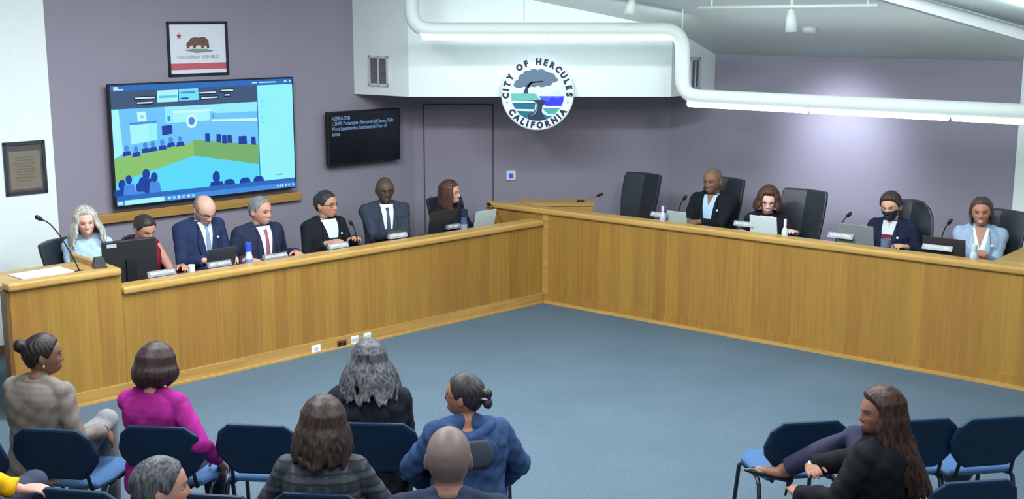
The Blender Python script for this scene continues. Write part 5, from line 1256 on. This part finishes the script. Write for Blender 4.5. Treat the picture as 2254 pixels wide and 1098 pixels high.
def hood(B, root, AR, LG, W2L):
    pts = []
    for i in range(21):
        a = PI + PI*i/20; pts.append(B.T(V((.125*math.cos(a), .0 + .135*math.sin(a), .43 + .055*abs(math.cos(a))))))
    mb = MB().tube([B.T(V((-.10, .07, .46)))] + pts + [B.T(V((.10, .07, .46)))], .030, 12); mb.ellip(B.T(V((0, -.135, .36))), (.15, .035, .10), 18, 12, M=B.S)
    fuse(mb, 'hood', .007, _M['cloth 52 74 112'], root, 2)
    rows = []
    for i in range(9):
        z = .29 + .145*i/8; zz = (z - .36)/.10; xm = .118*math.sqrt(max(.05, 1 - .8*zz*zz))
        rows.append([B.T(V((xm*k/6, -.135 - .035*math.sqrt(max(0, 1 - (xm*k/6/.15)**2 - zz*zz)) - .007, z))) for k in range(-6, 7)])
    o = sheet(rows).build('hood_lining', mat('grey hood lining', (62, 70, 82), .9), root, smooth=True); solid(o, .006)
    mb = MB(); q = [B.H((.031*math.cos(u), -.128, .0 + .012 + .028*math.sin(u))) for u in [2*PI*i/14 for i in range(15)]]; mb.tube([B.H((.024*math.cos(u), -.117 + .018*math.sin(u), .005)) for u in [2*PI*i/14 for i in range(15)]], .007, 8); mb.build('hair_tie', mat('lilac hair tie', (196, 184, 212), .6), root, smooth=True)
person('woman with a bun and glasses in a blue denim hooded jacket, head turned left', onz(1024, 820, 1.165), .12, 0, 1.0,
    body=dict(fem=True, yaw=1.05, pitch=-.02, bulk=1.15, lean=.04), look=dict(skin=(164, 116, 88), glasses=2, brow=(60, 50, 46)), hair=dict(rgb=(30, 28, 31), rgb2=(54, 51, 54), thick=.008, buns=[((0, -.128, .028), (.030, .026, .028)), ((0, -.130, -.022), (.030, .025, .030))]),
    top=dict(kind='denim', rgb=(52, 74, 112), off=.030, wrinkle=.005, noise=.16, neck=.46, collar=False), arms={'R': dict(wl=(.20, .26, 0), hint=(1, -.3, -.2)), 'L': dict(wl=(-.22, .26, 0), hint=(-1, -.3, -.2))}, trousers=(40, 48, 66), extra=hood)
# ---- audience, nearer rows
person('woman with wavy brown hair in a dark grey plaid jacket seen from behind', onz(712, 872, 1.215), .0, 0, 1.02,
    body=dict(fem=True, yaw=.08, pitch=.06, roll=.05, bulk=1.12), look=dict(skin=(190, 138, 116)), hair=dict(rgb=(26, 18, 18), rgb2=(66, 47, 40), thick=.022, locks=[(.8, PI, 20, .17, .022)], flare=.04, wave=.016, wf=52, drape=.30, seed=21, top=.004, lump=.006, smooth=1, buns=[((.0, .02, .125), (.035, .03, .02))]),
    top=dict(kind='blazer', rgb=(60, 66, 76), mat=plaid('plaid wool', (50, 56, 66), (70, 76, 85), (38, 42, 50), .042), shirt=(50, 54, 60)), arms={'R': dict(wl=(.22, .24, 0), hint=(1, -.4, -.3)), 'L': dict(wl=(-.22, .24, 0), hint=(-1, -.4, -.3))})
person('man with shaved greying head and dark navy top seen from behind', onz(987, 939, 1.36), .0, 0, 1.10,
    body=dict(yaw=.0, pitch=.05, bulk=1.1), look=dict(skin=(140, 104, 88), buzz=(112, 104, 102), buzza=.75), top=dict(kind='sweater', rgb=(44, 54, 76), off=.016, neck=.505),
    arms={'R': dict(wl=(.16, .30, 0)), 'L': dict(wl=(-.16, .30, 0))})
person('man with short grey hair at the bottom left, face turned to the right', onz(350, 1003, 1.34), -.35, 0, .98,
    body=dict(yaw=-.80, pitch=.05), look=dict(skin=(190, 142, 122), brow=(90, 84, 80)), hair=dict(rgb=(44, 47, 52), rgb2=(104, 108, 112), thick=.008), top=dict(kind='sweater', rgb=(50, 56, 70)),
    arms={'R': dict(wl=(.16, .30, 0)), 'L': dict(wl=(-.16, .30, 0))})
person('person in a mustard yellow sleeve at the left edge, hand on a chair back', V((-2.93, 5.52, 1.26)), -.25, 0, 1.0,
    body=dict(fem=True, yaw=-.2, bulk=1.1), look=dict(skin=(202, 152, 136)), hair=dict(rgb=(70, 52, 44), thick=.012), top=dict(kind='sweater', rgb=(212, 162, 22), off=.022, wrinkle=.005, sleeve=.9),
    arms={'R': dict(w=onY(86, 1086, 5.50), hint=(.4, -1, .2), hd=(.95, .28, .06), hn=(.1, .2, -1), curl=.8), 'L': dict(wl=(-.10, .34, 0))}, legs={'R': dict(k=onY(76, 1062, 5.98), a=V((-2.42, 6.05, .10)))}, trousers=(52, 56, 78))
P20 = onz(1942, 850, 1.20)
def lady(B, root, AR, LG, W2L): watch(B, root, AR, 1, M_SILVER, .030); earring(B, root, AR, -1, M_GOLD)
person('woman with very long dark brown hair in black with crossed legs and black pumps', P20, .72, 0, .98,
    body=dict(fem=True, yaw=.98, pitch=.02, bulk=1.12, lean=-.02), look=dict(skin=(142, 98, 80), brow=(44, 34, 32), lips=(120, 66, 66)),
    hair=dict(rgb=(20, 15, 16), rgb2=(74, 45, 33), thick=.019, locks=[(1.3, PI, 18, .46, .020)], flare=.045, wave=.014, wf=30, drape=.40, seed=31, top=.006, smooth=1),
    top=dict(kind='sweater', rgb=(22, 24, 29), off=.032, collar=False, wrinkle=.003), arms={'L': dict(w=onY(1756, 1090, 5.84), hint=(-.3, -1, -.3), hd=(.5, .6, .1), sleeve=.98), 'R': dict(w=onY(1782, 1026, 6.02), hint=(.7, .1, -.5), hd=(-.6, -.6, .15), hn=(0, -.5, -1), curl=.6, sleeve=.93)},
    legs={'L': dict(kx=-.22, ay=.30, pump=True), 'R': dict(k=onY(1882, 962, 6.27), a=onY(1722, 1034, 6.40), fdw=(-.93, .05, .26), pump=True)}, trousers=(36, 38, 66), extra=lady)
# ================================================================== LIGHT
w = bpy.data.worlds.new('world'); SC.world = w; w.use_nodes = True
bg = w.node_tree.nodes['Background']; bg.inputs['Color'].default_value = (.88, .96, 1.0, 1); bg.inputs['Strength'].default_value = .34
def area(name, loc, rot, sx, sy, power, col=(.91, .97, 1.0)):
    l = bpy.data.lights.new(name, 'AREA'); l.shape = 'RECTANGLE'; l.size = sx; l.size_y = sy; l.energy = power; l.color = col
    o = bpy.data.objects.new(name, l); COL.objects.link(o); o.location = loc; o.rotation_euler = rot; return o
area('overhead_fill', (-2.0, 6.6, 4.2), (0, 0, 0), .5, 4, 210)  # unseen area lights added overhead for even brightness in the room
area('overhead_fill', (2.0, 6.6, 4.0), (0, 0, 0), .5, 4, 210)
area('overhead_fill', (0.0, 8.8, 3.9), (0, 0, 0), 5, .5, 330)
area('overhead_fill', (0.0, 2.0, 4.4), (math.radians(30), 0, 0), 5, .6, 110)
# spotlight washing the right wall
tgt = onR(1855, 330, QW)
l = bpy.data.lights.new('wall_spot', 'SPOT'); l.energy = 130; l.spot_size = math.radians(85); l.spot_blend = 1.0; l.color = (.80, .87, 1); l.shadow_soft_size = .25
o = bpy.data.objects.new('wall_spot', l); COL.objects.link(o)
st = RP(sR(tgt), QW - .95, 2.30); o.location = st; o.rotation_euler = (tgt - st).to_track_quat('-Z', 'Y').to_euler()
area('added_uplight', (.40, YT + .085, 2.90), (math.radians(82), 0, 0), 2.5, .05, 4, (.86, .98, 1.0))  # added area light that brightens the soffit face behind the tube
pu = V((XB, YT, ZB)) + VR * 2.3
area('added_uplight', (pu.x, pu.y, ZB + .09), (PI, 0, RR), 4.2, .05, 9, (.88, .98, 1.0))  # added upward area light that brightens the ceiling over the right tube
